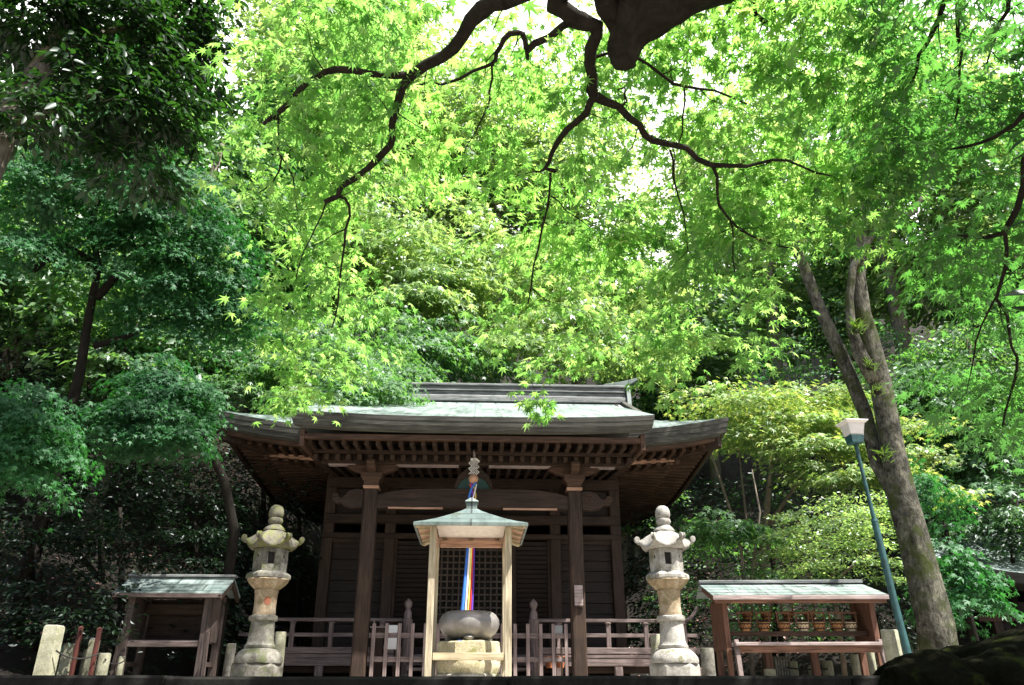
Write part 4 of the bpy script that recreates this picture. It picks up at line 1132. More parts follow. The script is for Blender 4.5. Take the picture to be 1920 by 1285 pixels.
# ------------------------------------------------------------------ the maples overhead
def inpoly(p, poly):
    x, y = p; c = False; n = len(poly)
    for i in range(n):
        x1, y1 = poly[i]; x2, y2 = poly[(i+1) % n]
        if (y1 > y) != (y2 > y) and x < (x2-x1)*(y-y1)/(y2-y1)+x1: c = not c
    return c
def cdist(u, v): return 4.35 + max(-.2, v/750.0)*.95 + max(0, (u-1350)/570)*.25 + max(0,(700-u)/400)*.3
def cp(u, v, dd=0.0): return tuple(PD(u, v, cdist(u, v)+dd))
def region_sprays(regs, rng):
    out = []
    for poly, dens in regs:
        xs = [p[0] for p in poly]; ys = [p[1] for p in poly]
        n = int((max(xs)-min(xs))*(max(ys)-min(ys))/1e4*dens)
        for _ in range(n):
            q = (rng.uniform(min(xs), max(xs)), rng.uniform(min(ys), max(ys)))
            nz = mnoise.noise(Vector((q[0]/95.0, q[1]/70.0, dens*.37)))*.8 + mnoise.noise(Vector((q[0]/38.0, q[1]/30.0, 5+dens)))*.4
            if inpoly(q, poly) and rng.uniform() < .55 + 1.5*nz: out.append(cp(q[0], q[1], .14 + abs(rng.normal(0, .36 + .02*dens)) - (.30 if rng.uniform() < .2 and not (1080 < q[0] < 1420 and q[1] < 190) else 0)))
    return np.array(out)
def cat(pts, i, t):
    p1, p2 = Vector(pts[i]), Vector(pts[i+1]); p0 = Vector(pts[i-1]) if i > 0 else p1; p3 = Vector(pts[i+2]) if i+2 < len(pts) else p2
    return tuple(.5*((2*p1)+(p2-p0)*t+(2*p0-5*p1+4*p2-p3)*t*t+(3*p1-p0-3*p2+p3)*t**3))
def overhead(name, label, branches, trunk, regs, mat, seed, nleaf=24, lsize=.050):
    rng = np.random.default_rng(seed); root = thing(name, label, 'tree', trunk[0][0], 0, 'maples overhanging the terrace'); b0 = Vector(trunk[0][0])
    sk = Skel()
    loc = lambda p: tuple(Vector(p)-b0)
    lm = MB(); pts = [loc(p) for p, r in trunk]
    # smooth the limb
    sp = []; sr = []
    for i in range(len(pts)-1):
        for j in range(4):
            t = j/4; sp.append(cat(pts, i, t)); sr.append(trunk[i][1]*(1-t)+trunk[i+1][1]*t)
    sp.append(pts[-1]); sr.append(trunk[-1][1])
    lm.tube(sp, sr, 16, wob=.09); lm.build('trunk', M['bark'], root, smooth='all')
    sk.p = np.array([pts[-1]]); sk.r = np.array([trunk[-1][1]])
    for br in branches:
        pp = [loc(PD(u, v, cdist(u, v)+dd)) for u, v, w, dd in br]; rr = [w/FPX*cdist(u, v)/2*.88 for u, v, w, dd in br]
        # subdivide with small kinks
        q = [pp[0]]; qr = [rr[0]]
        for i in range(len(pp)-1):
            L = (Vector(pp[i+1])-Vector(pp[i])).length; k = max(2, int(L/.10))
            for j in range(1, k+1):
                t = j/k; x = Vector(cat(pp, i, t))
                if j < k: x += Vector(rng.normal(0, .007, 3))
                q.append(tuple(x)); qr.append((rr[i]*(1-t)+rr[i+1]*t)*rng.uniform(.93, 1.1))
        sk.branch(q, qr, 9, wob=.07)
        for i in range(2, len(q)-1):                      # short side twigs
            if rng.uniform() < .34 and qr[i] < .05:
                d = Vector(rng.normal(0, 1, 3)); d.z -= .35; d.normalize(); L = rng.uniform(.08, .34); a = Vector(q[i]); tw = [tuple(a)]
                for j in range(1, 5):
                    d = (d + Vector(rng.normal(0, .28, 3))).normalized(); a = a + d*L/4; tw.append(tuple(a))
                r0 = min(qr[i]*.6, .0045); sk.branch(tw, [r0, r0*.8, r0*.65, r0*.5, r0*.35], 5, wob=0)
    nb = len(sk.mb.v)
    C = region_sprays(regs, rng) - np.array(b0)
    dirs = sk.grow(C, rng, .0018, .0085, -.02, 4, .10)
    sk.mb.build('branch', M['bark'], root, smooth='all')
    O = dirs.copy(); O[:,2] = 0; O = nrmz(O) + rng.normal(0, .5, O.shape) + np.array([0, .25, 0])
    p, t, n, s = sprays(C, O, rng, nleaf, .20, .36, lsize, 1.0, .09, .38, .24, .28)
    leaf_mesh('foliage', T_MAPLE, p, t, n, s, mat, root)
    return root
lw = [  # (u, v, width px, extra distance)
 [(1250,-70,60,.1),(1120,-48,46,.05),(1000,-22,40,0),(945,2,36,0),(905,18,32,0),(868,66,27,0),(828,108,23,0),(772,141,21,0),(748,188,17,0),(735,235,15,0),(732,272,14,0),(690,316,13,0),(640,350,12,0),(634,368,12,0),(608,379,10,.0)],
 [(772,141,15,0),(700,139,13,0),(630,130,14,.05),(592,146,12,.05),(560,170,11,.1),(524,210,11,.1),(495,232,7,.15)],
 [(520,212,6,.1),(523,262,4.5,.1),(528,296,4,.1),(512,340,3,.1),(485,362,2.5,.1)],
 [(528,296,3.5,.1),(550,335,2.5,.1),(557,395,2,.15)],
 [(634,368,6,0),(655,386,5.5,0),(648,430,5,0),(640,500,4,0),(634,565,3.5,.05),(622,615,2.5,.1)],
 [(612,378,4,0),(590,430,3,0),(570,470,2.5,.1),(555,520,2,.1)],
 [(1150,-75,50,.1),(1040,-10,40,0),(1060,20,36,0),(1090,38,33,0),(1118,50,30,0),(1108,92,23,0),(1112,150,21,0),(1115,180,23,0),(1160,200,15,0),(1198,234,13,0),(1224,264,13,0),(1288,278,12,0),(1336,310,11,.05),(1400,312,8,.1),(1450,300,6,.15),(1500,311,5,.2),(1560,330,3,.25)],
 [(1115,180,15,0),(1100,212,13,0),(1062,244,12,0),(1034,288,10,0),(1022,316,9,0),(1046,322,10,0)],
 [(1022,316,6,0),(1003,322,3,0)],
 [(1032,325,6,0),(1030,365,4.5,.05),(1016,430,4.5,.05),(1000,500,4,.1),(990,570,3,.1)],
 [(1034,368,4,0),(1060,395,2.6,.1),(1110,430,2,.2)],
 [(1086,36,17,0),(1030,70,14,0),(990,94,13,0),(985,78,11,0),(972,62,11,0),(945,74,11,0),(931,98,9,0),(918,122,7,0),(862,148,6,.05),(800,156,5,.1),(770,170,4,.1)],
 [(988,94,10,0),(990,112,7,0)],
 [(922,120,5,0),(917,175,4,.1),(915,200,4,.1),(890,250,3,.15),(870,290,2.5,.2)],
 [(1336,310,8,.05),(1345,360,6,.05),(1368,412,5.5,.1),(1420,448,4,.15),(1500,468,3,.2)],
 [(1368,412,4,.1),(1375,450,3,.1),(1378,510,2.5,.15)],
 [(1256,282,5,0),(1262,330,4,.05),(1282,400,3.5,.1),(1290,470,2.5,.1)],
 [(1158,170,3.5,0),(1172,165,4,0),(1175,190,4,0),(1163,200,4,0)],
 [(1190,106,6,.1),(1240,140,6,.1),(1282,162,6,.15),(1340,170,5,.2),(1400,195,4,.3)],
 [(1282,162,4,.15),(1280,220,3.5,.2),(1272,270,3,.2)],
 [(1108,108,8,0),(1140,100,6,.1),(1190,104,5,.1)],
 [(1420,-40,14,.3),(1412,10,9,.3),(1432,40,9,.3),(1452,36,9,.3),(1446,0,11,.3),(1450,-50,12,.3)],
]
b_ = [PD(1166,133,4.36), PD(1170,108,4.36), PD(1182,60,4.40), PD(1222,0,4.45), PD(1300,-70,4.45), PD(1440,-150,4.4)]
tr = [(Vector((3.3,.5,-1.75)), .34),(Vector((3.25,.6,-.6)), .29),(Vector((3.05,.9,1.2)), .27),(Vector((2.6,1.4,2.9)), .27),(b_[5],.27),(b_[4],.24),(b_[3],.20),(b_[2],.108),(b_[1],.075),(PD(1167,124,4.36),.058),(b_[0],.022)]
lw.append([(1330,-110,80,.05),(1190,-60,62,0),(1132,-10,50,0),(1152,40,42,0),(1170,86,40,0)])
RA = [(440,-60),(760,-60),(760,330),(560,330),(440,340),(480,200)]
RB = [(560,-60),(1210,-60),(1230,330),(760,350),(600,330)]
RC = [(430,340),(560,300),(770,320),(752,420),(738,600),(700,680),(640,715),(620,775),(560,815),(520,800),(515,765),(505,700),(490,600),(460,540),(440,440)]
RD = [(760,330),(1200,330),(1212,450),(1190,600),(1170,690),(1050,690),(1030,745),(1005,775),(985,720),(930,640),(895,560),(870,480),(790,440)]
RE = [(1190,330),(1500,330),(1465,480),(1455,600),(1430,680),(1390,705),(1320,695),(1265,740),(1215,770),(1190,680),(1210,450)]
RF = [(1190,-60),(1640,-60),(1660,300),(1640,420),(1500,380),(1250,330)]
RF2 = [(1600,-60),(1960,-60),(1960,260),(1740,290),(1660,440),(1620,200)]
RG = [(1700,600),(1735,430),(1810,400),(1870,300),(1960,250),(1960,900),(1840,880),(1790,800),(1705,720)]
RH2 = [(1520,330),(1690,300),(1680,440),(1620,470),(1540,450)]
overhead('overhanging_maple', 'maple with gnarled dark limbs and bright green leaves hanging over the top of the view', lw, tr,
         [(RA,9),(RB,9),(RC,11),(RD,11.5),(RE,17),(RF,20),(RH2,7)], M['l_maple'], 11)
rw = [
 [(2080,120,22,0),(1980,180,14,0),(1920,214,9,.1),(1882,246,8,.1),(1840,268,6,.1),(1780,280,4,.2)],
 [(2060,150,24,.1),(1960,230,16,.1),(1922,300,12,.1),(1908,390,11,.1),(1880,438,9,.1),(1830,446,6,.15),(1790,440,4,.2)],
 [(1884,436,8,.1),(1886,500,7,.1),(1868,560,6,.15),(1888,590,6,.15),(1896,650,5,.2),(1906,700,5,.2),(1880,800,3,.25)],
 [(1866,560,4,.15),(1830,640,3,.2),(1820,700,2.5,.2)],
 [(1800,-60,16,.3),(1768,10,9,.3),(1748,62,8,.3),(1722,104,7,.3),(1712,150,5,.35),(1700,180,4,.4)],
 [(1790,-40,10,.3),(1796,70,6,.3),(1800,120,5,.3),(1790,230,4,.3)],
 [(1600,-40,10,.5),(1560,20,7,.5),(1530,50,6,.5),(1480,92,5,.5)],
 [(1900,-50,12,.2),(1890,20,7,.2),(1870,60,5,.2),(1850,120,3,.3)],
]
q0 = PD(2080,120,4.9); 
tr2 = [(Vector((5.2,2.6,-1.75)), .26),(Vector((5.1,2.6,.5)), .22),(Vector((4.9,2.7,2.2)), .19),(q0+Vector((.3,0,.1)),.14),(q0,.10)]
overhead('overhanging_maple', 'maple reaching in from the right edge with drooping deep green leaves', rw, tr2, [(RF2,16),(RG,15),(RH2,5),([(1960,-100),(2550,-100),(2550,500),(1960,420)],8)], M['l_maple_r'], 12, 24, .052)

# ------------------------------------------------------------------ trees of the grove
def B(u, v, Y, ru, rv, n, ry=None):
    k = Y/FPX/ct*1.0; return (tuple(P(u, v, Y)), (ru*k, (ry if ry else ru*k*.8), rv*k), n)
def path(pts): return [tuple(P(u, v, Y)) for u, v, Y in pts]
def onhill(u, v, Y):
    p = P(u, v, Y); return (p.x, Y, hill_z(p.x, Y)-.1)
# near dark broadleaf tree, top left
tree('broadleaf_tree', 'dark long-leaved evergreen tree with pale bark in the top left corner', 'tree', None,
     [(-6.0,5.3,-.2)]+path([(-140,620,6.0),(-60,380,6.2),(5,235,6.4),(70,150,6.6),(115,70,6.8),(170,-40,7.0)])+[(-3.3,7.6,9.4),(-1.6,8.3,11.6),(0.2,8.4,12.6)], [.27,.21,.18,.15,.13,.11,.09,.07,.05,.03],
     [B(70,40,6.6,150,90,80),(tuple(P(230,70,7.0)),(.75,.7,.5),110),(tuple(P(340,50,7.4)),(.42,.5,.5),80),B(190,190,6.9,170,70,80),B(300,190,7.2,100,80,50),B(60,200,6.3,100,90,30),B(250,310,7.4,110,50,24),B(400,130,7.7,50,80,12),B(400,30,7.7,50,60,10),B(100,-60,6.6,200,80,40),((1.3,7.8,12.6),(1.9,1.3,.5),70),((-1.6,10.6,13.4),(1.8,.9,.4),34),((1.2,9.6,13.0),(1.3,.9,.4),24),((-1.6,8.6,12.8),(1.8,1.4,.5),60),((-4.4,9.2,13.2),(1.9,1.3,.5),34),((-2.9,7.6,12.0),(1.4,1.0,.5),30),((-6.5,9.4,13.4),(1.6,1.2,.5),18)],  # the highest blobs are unseen crown, added to shade the left lantern and hall
     M['l_broad'], M['bark_grey'], T_OVAL, 26, .24, .115, 21, .3, .35, .55, limbs=[(path([(25,240,6.4),(110,200,6.6),(200,160,6.9),(290,120,7.2)]),[.07,.05,.035,.02]), (path([(100,100,6.7),(200,60,7.0),(330,30,7.4)]),[.06,.04,.02])])
# teal maples on the left
tree('maple_tree', 'large blue green maple with drooping layered sprays, left of the hall', 'tree', 'maples around the hall',
     [onhill(120,800,12.6)]+path([(150,700,12.5),(165,600,12.4),(185,500,12.3),(170,420,12.2),(200,330,12.2)]), [.12,.085,.07,.06,.05,.03],
     [B(200,310,12.0,140,60,44),B(330,370,12.4,120,70,50),B(90,330,11.6,110,60,30),B(380,470,12.8,100,70,46),B(250,450,12.3,120,60,36),B(430,560,13.2,70,50,26),B(340,560,13,90,45,26),B(60,450,11.6,70,50,16),B(160,220,12,120,50,30)],
     M['l_teal'], M['bark_black'], T_MAPLE5, 110, .48, .066, 22, .5, .85, .75,
     limbs=[(path([(185,500,12.3),(120,460,12),(60,510,11.6)]),[.08,.09,.05]),(path([(180,560,12.4),(260,470,12.4),(340,420,12.5)]),[.08,.06,.03]),(path([(175,650,12.5),(240,630,12.7),(330,590,13)]),[.06,.05,.02])])
tree('maple_tree', 'low rounded blue green maple at the far left edge', 'tree', 'maples around the hall',
     [(-7.6,9.6,-.1)]+path([(-90,1000,9.6),(-60,850,9.6),(0,770,9.6)]), [.10,.08,.06,.03],
     [B(40,770,9.5,85,50,34),B(70,820,9.4,60,50,22),B(-30,800,9.6,90,70,26),B(20,860,9.4,60,30,10)], M['l_teal'], M['bark_black'], T_MAPLE5, 95, .36, .056, 23, .35, .6, .6)
tree('maple_tree', 'small blue green maple with sunlit sprays left of the roof corner', 'tree', 'maples around the hall',
     [onhill(420,1100,12.6)]+path([(440,1000,12.5),(420,900,12.2),(370,800,11.8),(320,740,11.5)]), [.09,.08,.07,.05,.03],
     [B(280,760,11.2,80,35,34),B(330,725,11.6,70,30,26),B(235,795,11,50,30,16),B(320,800,11.2,60,35,20),B(370,770,11.8,30,30,8),B(290,700,11.6,60,30,12)], M['l_teal'], M['bark_black'], T_MAPLE5, 95, .40, .060, 24, .35, .55, .6)
tree('maple_tree', 'mid green maple with layered sprays leaning over the left part of the roof', 'tree', 'maples around the hall',
     [onhill(520,900,17.5)]+path([(530,820,17.5),(560,740,17.5),(600,670,17.5)]), [.14,.12,.09,.04],
     [B(600,700,17,150,40,60),B(480,670,17,90,40,30),B(700,700,18.5,90,35,36),B(560,640,17.5,110,40,36),B(700,640,19,80,35,24),B(440,720,16,60,30,18),B(690,712,15,80,28,30),B(620,735,14.4,70,24,24),B(745,742,15.6,40,12,10)], M['l_green'], M['bark_black'], T_MAPLE5, 70, .62, .09, 25, .55, .5, .5)
# sunlit maples behind the ridge
tree('maple_tree', 'sunlit lime green maple sloping down behind the middle of the roof', 'tree', 'maples around the hall',
     [onhill(760,700,25)]+path([(760,640,25),(750,560,25),(730,460,25.5)]), [.22,.18,.14,.06],
     [B(760,470,24.5,120,60,70),B(700,420,25,100,60,50),B(840,520,24,100,50,56),B(780,560,23.5,90,40,40),B(880,440,25,90,60,40),B(680,500,25,80,60,30)], M['l_lime'], M['bark_grey'], T_MAPLE5, 34, .85, .17, 26, .8, .5, .5)
tree('maple_tree', 'green maple with pale edges low behind the roof ridge', 'tree', 'maples around the hall',
     [onhill(820,760,23)]+path([(820,720,23),(800,660,22.5),(790,620,22)]), [.18,.15,.12,.05],
     [B(780,650,21.5,90,40,40),B(720,600,22,70,50,30),B(850,640,22.5,70,50,30),B(900,680,22.5,80,35,26),B(740,690,21,80,30,26)], M['l_green'], M['bark_black'], T_MAPLE5, 34, .75, .15, 27, .7, .5, .5)
tree('maple_tree', 'pale sunlit maple behind the canopy gap right of the ridge end', 'tree', 'maples around the hall',
     [onhill(1150,760,26)]+path([(1150,700,26),(1130,600,26),(1120,520,26)]), [.22,.18,.14,.06],
     [B(1130,520,25.5,110,60,60),B(1060,600,24,110,40,46),B(1180,640,24,90,40,40),B(1000,500,25,100,60,50),B(980,640,23,80,30,34),B(1100,660,23,80,25,26),B(1200,540,25,80,50,34)], M['l_lime'], M['bark_grey'], T_MAPLE5, 30, .85, .17, 28, .8, .5, .5)
# yellow maple to the right
def stems(spec): return [(path(p), r) for p, r in spec]
tree('maple_tree', 'yellow green maple with flat sunlit tiers and thin stems, right of the roof', 'tree', 'maples around the hall',
     [onhill(1420,1150,17.5)]+path([(1430,1040,17.5),(1440,930,17.2),(1450,840,17)]), [.09,.08,.06,.03],
     [B(1420,765,17,110,9,34),B(1530,745,17.2,110,9,34),B(1330,742,18,80,10,18),B(1480,800,16.7,120,9,34),B(1590,790,16.6,70,9,16),B(1400,825,16.9,100,8,20),B(1540,840,16.2,110,9,30),B(1660,880,15.8,70,9,16),B(1610,895,15.8,100,9,26),B(1700,800,17,70,10,16),B(1720,850,16.6,60,10,14),B(1720,925,15.6,70,9,16),B(1500,880,16.4,60,7,8)],
     M['l_yellow'], M['bark_thin'], T_MAPLE5, 56, .46, .085, 31, .35, .20, .25, nj=.22,
     limbs=stems([([(1425,1080,17.5),(1370,960,17.3),(1330,840,17.2)],[.05,.035,.02]),([(1430,1000,17.4),(1500,900,17),(1560,820,16.8)],[.05,.035,.02]),([(1420,1120,17.5),(1400,980,17.4),(1385,840,17.3)],[.04,.03,.015])]))
tree('maple_tree', 'small grey green maple spray on pale twin stems between the hall and votive rack', 'tree', 'maples around the hall',
     [onhill(1398,1160,15.2)]+path([(1396,1100,15.2),(1390,1030,15.1),(1375,990,15)]), [.045,.04,.03,.02],
     [B(1350,985,14.8,70,16,28),B(1400,1000,15,50,14,14),B(1300,1000,15,40,14,10)], M['l_green'], M['bark_pale'], T_MAPLE5, 44, .36, .08, 32, .25, .3, .35,
     limbs=stems([([(1400,1150,15.1),(1412,1060,15.1),(1440,1000,15)],[.035,.03,.018]),([(1412,1060,15.1),(1425,960,15.2),(1410,880,15.2)],[.03,.02,.01])]))
tree('shrub', 'light green leafy shrub behind the right half of the votive rack', 'shrub', None,
     [onhill(1560,1120,14.6)]+path([(1560,1080,14.6),(1570,1030,14.5)]), [.05,.04,.02],
     [B(1560,990,14.3,100,45,60),B(1620,960,14.5,70,40,34),B(1500,1030,14.4,70,40,30),B(1600,1050,14.2,80,30,30)], M['l_lime'], M['bark_thin'], T_OVAL, 44, .33, .075, 33, .3, .25, .1, nj=.7,
     limbs=stems([([(1540,1110,14.5),(1600,1060,14.3),(1640,1030,14.3)],[.03,.02,.012]),([(1545,1115,14.5),(1500,1060,14.3)],[.03,.012])]))
tree('maple_tree', 'blue green maple spray drooping right of the forked trunk', 'tree', 'maples around the hall',
     [onhill(1830,1200,14.2)]+path([(1810,1130,14.2),(1790,1060,14),(1770,980,14)]), [.07,.06,.05,.03],
     [B(1785,1050,13.4,40,25,16),B(1815,1100,13.2,30,22,12),B(1765,1110,13.3,30,35,8),B(1750,940,14,50,40,14),B(1720,890,14.5,40,40,8)], M['l_teal'], M['bark_black'], T_MAPLE5, 56, .40, .08, 34, .35, .6, .6)
tree('maple_tree', 'dim green maple above the side hall roof at right', 'tree', 'maples around the hall',
     [onhill(1800,1000,21)]+path([(1800,900,21),(1760,780,21)]), [.16,.13,.06],
     [B(1720,760,20.5,110,50,56),B(1830,860,20,90,60,46),B(1690,700,21,90,50,36),B(1880,960,19,80,40,30),B(1900,780,21,80,60,30),B(1790,700,21.5,90,60,34)], M['l_green'], M['bark_black'], T_MAPLE5, 36, .66, .13, 35, .6, .5, .5)

# the forked tree
fk = [tuple(P(u, v, Y)) for u, v, Y in ((1760,1260,12.6),(1752,1169,12.6),(1723,1046,12.6),(1692,940,12.6),(1673,843,12.6),(1652,719,12.55),(1630,640,12.5),(1616,590,12.45),(1608,520,12.4),(1612,420,12.3),(1640,300,12.1),(1660,180,11.9))]
tree('forked_tree', 'tall grey barked forked tree with fern tufts behind the teal lamp post', 'tree', None,
     [(fk[0][0], 12.6, -.2)]+fk[1:], [.31,.265,.24,.225,.19,.175,.17,.155,.14,.12,.09,.05],
     [B(1640,200,12.2,160,60,14),B(1500,240,12.6,100,50,8),B(1760,200,12.0,120,60,12),B(1650,40,11.6,200,80,16)], M['l_maple_r'], M['bark_trunk'], T_MAPLE5, 40, .5, .09, 36, .5, .45, .5,
     limbs=[(path([(1690,950,12.72),(1668,905,12.85),(1645,870,12.9),(1622,776,12.9),(1582,674,12.9),(1537,579,12.9),(1500,480,12.9),(1474,390,12.8),(1455,300,12.6)]),[.16,.14,.128,.122,.118,.112,.10,.085,.05]),
            (path([(1640,715,12.45),(1612,665,12.36),(1596,615,12.34),(1592,560,12.3),(1600,500,12.2),(1642,430,12.1),(1690,360,12)]),[.13,.12,.088,.075,.065,.05,.03]),
            (path([(1606,500,12.4),(1690,420,12.3),(1740,360,12.3),(1748,290,12.3),(1800,200,12.2)]),[.08,.06,.05,.04,.02])], tn=18)
rf_ = np.random.default_rng(5)
for u, v, Y, n, sz, lb in ((1606,620,12.1,60,.24,'large fern tuft in the fork of the tall tree'),(1632,690,12.2,34,.17,'fern tuft on the trunk close below the large fork tuft'),(1645,735,12.22,34,.17,'fern tuft on the trunk just above the lamp'),(1655,855,12.25,34,.25,'lowest fern tuft on the trunk, right of the upper lamp pole')):
    c = P(u, v, Y); t = thing('fern_tuft', lb, 'fern', c, 0, 'ferns on the forked tree')
    d = rf_.normal(0, 1, (n,3)); d[:,1] = -abs(d[:,1])-.2; d[:,2] = abs(d[:,2])*.7+.1; d = nrmz(d)
    leaf_mesh('frond', T_BLADE, rf_.normal(0, .05, (n,3)), d, np.array([0,0,1.0])+rf_.normal(0,.2,(n,3)), sz*rf_.uniform(.6,1.1,n), M['l_fern'], t)
    m = MB(); m.lathe([(.02,-.05),(.07,-.02),(.06,.03),(.02,.05)], 8); m.build('root_ball', M['bark'], t, smooth='all')
# camellia leaves at the right edge, close by
rc = np.random.default_rng(9); t = thing('camellia', 'near dark camellia branch with large leaves at the right edge', 'shrub', (2.6,2.3,-1.7))
sk = Skel(); bp = [(0,0,0),(.05,.1,1.2)]+[tuple(PD(u,v,3.1)-Vector((2.6,2.3,-1.7))) for u,v in ((2060,900),(2010,700),(1985,520),(1965,380),(1960,260))]
sk.branch(bp, [.04,.03,.02,.014,.011,.009,.006], 8)
tg = []; 
for u, v in ((1890,262),(1900,296),(1912,440),(1905,490),(1918,520),(1895,600),(1912,640),(1900,560),(1915,330),(1918,420),(1940,480),(1930,560),(1950,300),(1960,620),(1950,700)): tg.append(tuple(PD(u+46, v-10, 3.0+rc.uniform(-.1,.2))-Vector((2.6,2.3,-1.7))))
dd = sk.grow(np.array(tg), rc, .003, .01); sk.mb.build('stem', M['bark'], t, smooth='all')
n = len(tg); leaf_mesh('leaf_cluster', T_OVAL, np.array(tg), np.array([-1,0,-.25])+rc.normal(0,.35,(n,3)), np.array([.1,-.5,.8])+rc.normal(0,.3,(n,3)), rc.uniform(.085,.12,n), M['l_broad'], t)

# ------------------------------------------------------------------ shaded undergrowth and forest behind
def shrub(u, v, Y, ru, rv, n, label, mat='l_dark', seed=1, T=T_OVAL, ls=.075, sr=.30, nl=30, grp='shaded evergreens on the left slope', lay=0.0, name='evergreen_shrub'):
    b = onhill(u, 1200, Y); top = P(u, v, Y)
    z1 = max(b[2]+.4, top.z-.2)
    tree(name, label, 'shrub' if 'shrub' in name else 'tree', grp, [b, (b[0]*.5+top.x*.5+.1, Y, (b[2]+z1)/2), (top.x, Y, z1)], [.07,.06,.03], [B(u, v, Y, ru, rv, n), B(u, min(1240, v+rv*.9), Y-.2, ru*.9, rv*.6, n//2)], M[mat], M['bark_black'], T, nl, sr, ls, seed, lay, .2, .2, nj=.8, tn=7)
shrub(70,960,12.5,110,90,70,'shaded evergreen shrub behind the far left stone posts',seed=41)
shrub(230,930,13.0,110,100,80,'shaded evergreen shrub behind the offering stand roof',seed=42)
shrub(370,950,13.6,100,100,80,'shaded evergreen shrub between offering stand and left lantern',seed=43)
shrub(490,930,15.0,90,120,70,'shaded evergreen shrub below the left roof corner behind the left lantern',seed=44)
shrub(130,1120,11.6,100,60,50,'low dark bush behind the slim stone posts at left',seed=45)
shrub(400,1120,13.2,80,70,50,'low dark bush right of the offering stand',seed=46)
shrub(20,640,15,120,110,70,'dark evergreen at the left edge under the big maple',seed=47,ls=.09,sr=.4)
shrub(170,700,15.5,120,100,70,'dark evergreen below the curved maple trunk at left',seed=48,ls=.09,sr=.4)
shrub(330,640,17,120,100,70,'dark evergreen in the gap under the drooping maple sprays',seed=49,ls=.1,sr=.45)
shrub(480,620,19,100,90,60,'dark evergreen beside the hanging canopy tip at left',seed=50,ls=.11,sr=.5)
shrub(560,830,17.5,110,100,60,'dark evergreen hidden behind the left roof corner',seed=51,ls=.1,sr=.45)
R_ = 'shaded evergreens behind the right side'
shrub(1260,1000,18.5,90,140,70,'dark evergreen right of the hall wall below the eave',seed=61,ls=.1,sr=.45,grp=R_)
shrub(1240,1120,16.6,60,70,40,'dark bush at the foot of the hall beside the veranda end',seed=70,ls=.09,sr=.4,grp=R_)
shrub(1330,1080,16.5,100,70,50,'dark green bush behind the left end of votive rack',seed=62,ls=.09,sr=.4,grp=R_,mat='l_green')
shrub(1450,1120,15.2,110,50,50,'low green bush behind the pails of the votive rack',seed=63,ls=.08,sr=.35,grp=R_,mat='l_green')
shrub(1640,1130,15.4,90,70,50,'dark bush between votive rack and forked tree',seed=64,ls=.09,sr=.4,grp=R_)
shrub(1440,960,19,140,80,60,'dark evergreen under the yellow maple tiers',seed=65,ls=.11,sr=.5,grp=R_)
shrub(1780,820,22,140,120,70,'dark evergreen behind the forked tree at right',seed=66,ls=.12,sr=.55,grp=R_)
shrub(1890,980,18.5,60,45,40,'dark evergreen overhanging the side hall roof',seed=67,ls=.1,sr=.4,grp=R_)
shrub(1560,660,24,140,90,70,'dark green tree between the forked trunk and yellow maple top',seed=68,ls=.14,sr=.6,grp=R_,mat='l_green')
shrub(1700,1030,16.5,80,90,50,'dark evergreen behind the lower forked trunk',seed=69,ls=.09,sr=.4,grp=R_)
# forest on the slope: three kinds, copied
def forest_proto(kind_, seed):
    rng = np.random.default_rng(seed)
    H_ = 9.0
    trunk = [(0,0,-.5),(.15,0,2),(.0,.1,4.5),(.2,.0,7.5)]
    if kind_ == 'cedar':
        blobs = [((0,0,2.5+i*.95),(1.9-.19*i,1.9-.19*i,.5),34-3*i) for i in range(8)]; mat, T, ls, sr, nl, dr = 'l_teal', T_RHOMB, .20, .62, 34, .5
    elif kind_ == 'round':
        blobs = [((0,0,6.2),(2.8,2.8,1.7),130),((1.2,-.4,4.6),(1.8,1.8,1.0),60),((-1.4,-.3,4.8),(1.7,1.7,1.1),60),((0,-1.0,3.2),(1.8,1.6,.9),50)]; mat, T, ls, sr, nl, dr = 'l_forest', T_RHOMB, .21, .68, 30, .3
    else:
        blobs = [((0,0,6.4),(2.9,2.9,1.3),120),((1.3,-.6,5.0),(1.8,1.6,.6),50),((-1.4,-.5,4.6),(1.9,1.6,.6),50),((.2,-1.2,3.6),(2.0,1.4,.6),50)]; mat, T, ls, sr, nl, dr = 'l_lime', T_MAPLE5, .19, .72, 30, .4
    return tree(kind_, 'x', 'tree', 'trees on the wooded hillside', trunk, [.24,.20,.15,.06], blobs, M[mat], M['bark_grey'], T, nl, sr, ls, seed, .6 if kind_ != 'round' else 0, dr, .4, nj=.6, tn=8)
def tall_proto(seed):
    trunk = [(0,0,-.5),(.2,0,4),(-.1,.1,9),(.3,.0,15.5)]
    blobs = [((0,0,15.5),(3.2,3.2,2.2),120),((2.0,-.8,13),(2.6,2.4,1.6),90),((-2.2,-.6,12.2),(2.6,2.4,1.6),90),((.2,-1.6,10.4),(2.8,2.2,1.4),80),((1.4,-1.2,8.2),(2.2,1.8,1.1),50),((-1.6,-1.0,7.6),(2.0,1.8,1.0),45)]
    return tree('tall_tree', 'x', 'tree', 'trees on the wooded hillside', trunk, [.34,.28,.2,.07], blobs, M['l_lime'], M['bark_grey'], T_RHOMB, 42, .78, .20, seed, .7, .4, .4, nj=.5, tn=8)
protos = {'tall_tree': tall_proto(74), 'cedar_tree': forest_proto('cedar', 71), 'round_tree': forest_proto('round', 72)}
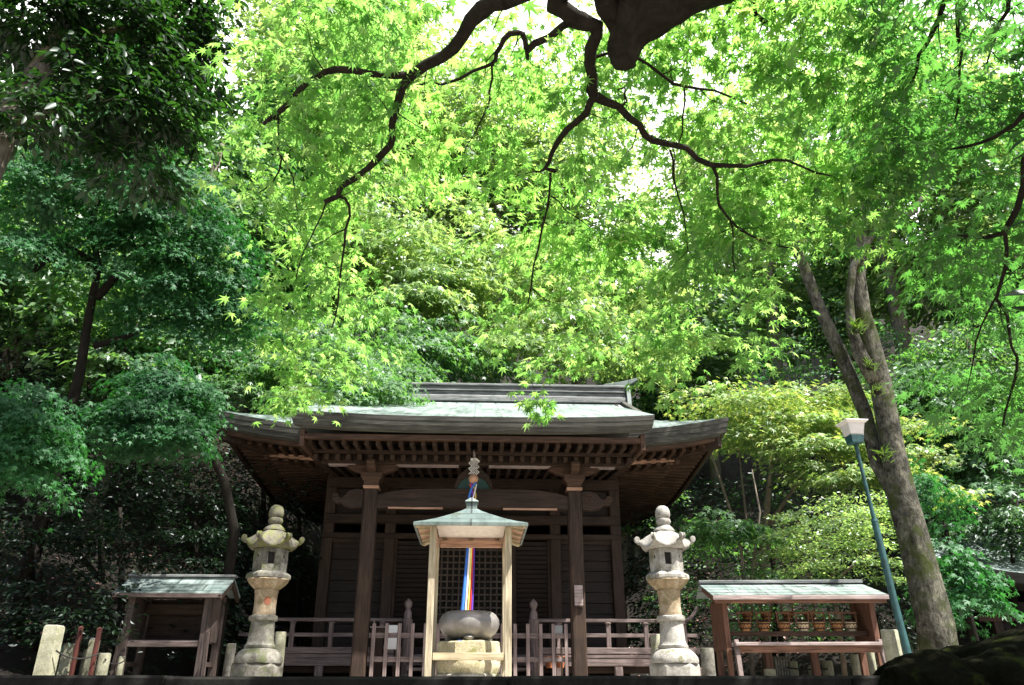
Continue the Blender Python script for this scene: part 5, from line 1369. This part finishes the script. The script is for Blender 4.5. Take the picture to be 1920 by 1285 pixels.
fl = [ (-330,14,'round_tree',.95,'green tree on the near left slope just past the left edge'),(-560,17,'cedar_tree',1.2,'conifer on the left slope well past the left edge'),(-200,16,'round_tree',.9,'leafy tree on the left slope beside the left edge'),
 # u, Y, kind, scale, label ; base on the hill
 (-60,19,'round_tree',1.15,'tall green tree highest in the far left forest'),(110,20,'cedar_tree',1.3,'dark conifer behind the dark long-leaved tree at upper left'),(260,21,'round_tree',1.25,'tall green tree behind the large blue green maple'),
 (400,23,'cedar_tree',1.35,'conifer left of the bright canopy edge'),(180,16.5,'round_tree',.9,'green tree above the shaded evergreens at left'),(520,26,'round_tree',1.1,'green tree on the slope behind the left canopy tip'),
 (20,26,'cedar_tree',1.6,'tall conifer rising at the upper left corner'),(330,28,'round_tree',1.4,'big green tree high on the left slope'),(590,31,'tall_tree',1.2,'light green tree on the slope left of the sunlit lime maple'),
 (740,32,'tall_tree',1.28,'tall light green tree uphill from the sunlit lime maple'),(930,31,'tall_tree',1.25,'tall light green tree in the middle of the valley gap'),(1110,32,'tall_tree',1.22,'tall light green tree in the valley gap above the right half of the ridge'),
 (1240,29,'cedar_tree',1.05,'blue green conifer in the gap right of the ridge end'),(1360,27,'round_tree',.95,'green tree above the yellow maple'),(1520,28,'tall_tree',1.0,'light green tree behind the left stem of the forked tree'),
 (1640,31,'round_tree',1.25,'green tree on the slope behind the forked tree'),(1790,25,'tall_tree',1.0,'pale sunlit tree behind the right canopy gap'),(1960,25,'tall_tree',1.05,'pale sunlit tree at the right edge of the slope'),
 (1900,21,'round_tree',.85,'green tree above the side hall at far right'),(2060,24,'round_tree',1.3,'large tree just beyond the right edge of the slope'),(1420,36,'cedar_tree',1.2,'conifer high on the right slope'),(1700,38,'cedar_tree',1.4,'tall conifer at the top of the right slope'),
 (430,26,'tall_tree',1.1,'tall light green tree behind the gap beside the dark long-leaved tree'),(560,36,'cedar_tree',1.25,'conifer high on the left middle slope'),(700,23.5,'cedar_tree',.7,'young conifer close behind the left part of roof'),(1190,26,'round_tree',.6,'young green tree close behind the right ridge end'),(1000,28,'round_tree',.6,'young green tree close behind the middle of the ridge')]
used = set()
for i, (u, Y, k, sc, lb) in enumerate(fl):
    x = (u-960)/FPX*(Y*ct+4*st_); o = protos[k]
    if k in used: o = copy_tree(o)
    used.add(k)
    o.name = k; o.location = (x, Y, hill_z(x, Y)-.2); o.rotation_euler = (0,0,rnd.uniform(0,6.28)); o.scale = (sc*rnd.uniform(.9,1.1),)*2+(sc,); o['label'] = lb
# ground cover: low plants and fallen leaves
rg_ = np.random.default_rng(77)
def scatter(n, x0, x1, y0, y1, hi, cond=lambda x, y: True):
    out = []
    while len(out) < n:
        x = rg_.uniform(x0, x1); y = rg_.uniform(y0, y1); z = hill_z(x, y)
        if z > .03 and cond(x, y): out.append((x, y, z + rg_.uniform(0, hi)*rg_.uniform(0,1)))
    return np.array(out)
cl = scatter(1500, -22, 22, 10.5, 38, .25); nper = 26
p = np.repeat(cl, nper, 0) + rg_.normal(0, 1, (len(cl)*nper,3))*np.array([.32,.32,.16]); 
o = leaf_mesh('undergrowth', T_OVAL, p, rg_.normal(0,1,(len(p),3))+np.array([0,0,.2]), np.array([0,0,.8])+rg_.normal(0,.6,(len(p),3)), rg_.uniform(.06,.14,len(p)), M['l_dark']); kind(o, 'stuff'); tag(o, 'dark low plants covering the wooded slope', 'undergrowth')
pc = scatter(70, -15, 15, 10.5, 24, .0)
p = np.repeat(pc, 130, 0) + rg_.normal(0, 1, (len(pc)*130,3))*np.array([.42,.42,0]); p[:,2] = [hill_z(a, b)+.03 for a, b in p[:,:2]]; p = p[p[:,2] > .06] 
o = leaf_mesh('leaf_litter', T_RHOMB, p, rg_.normal(0,1,(len(p),3))*np.array([1,1,.3]), np.array([0,0,1.0])+rg_.normal(0,.4,(len(p),3)), rg_.uniform(.05,.10,len(p)), M['l_litter']); kind(o, 'stuff'); tag(o, 'pinkish brown fallen leaves on the wooded slope', 'leaf litter')
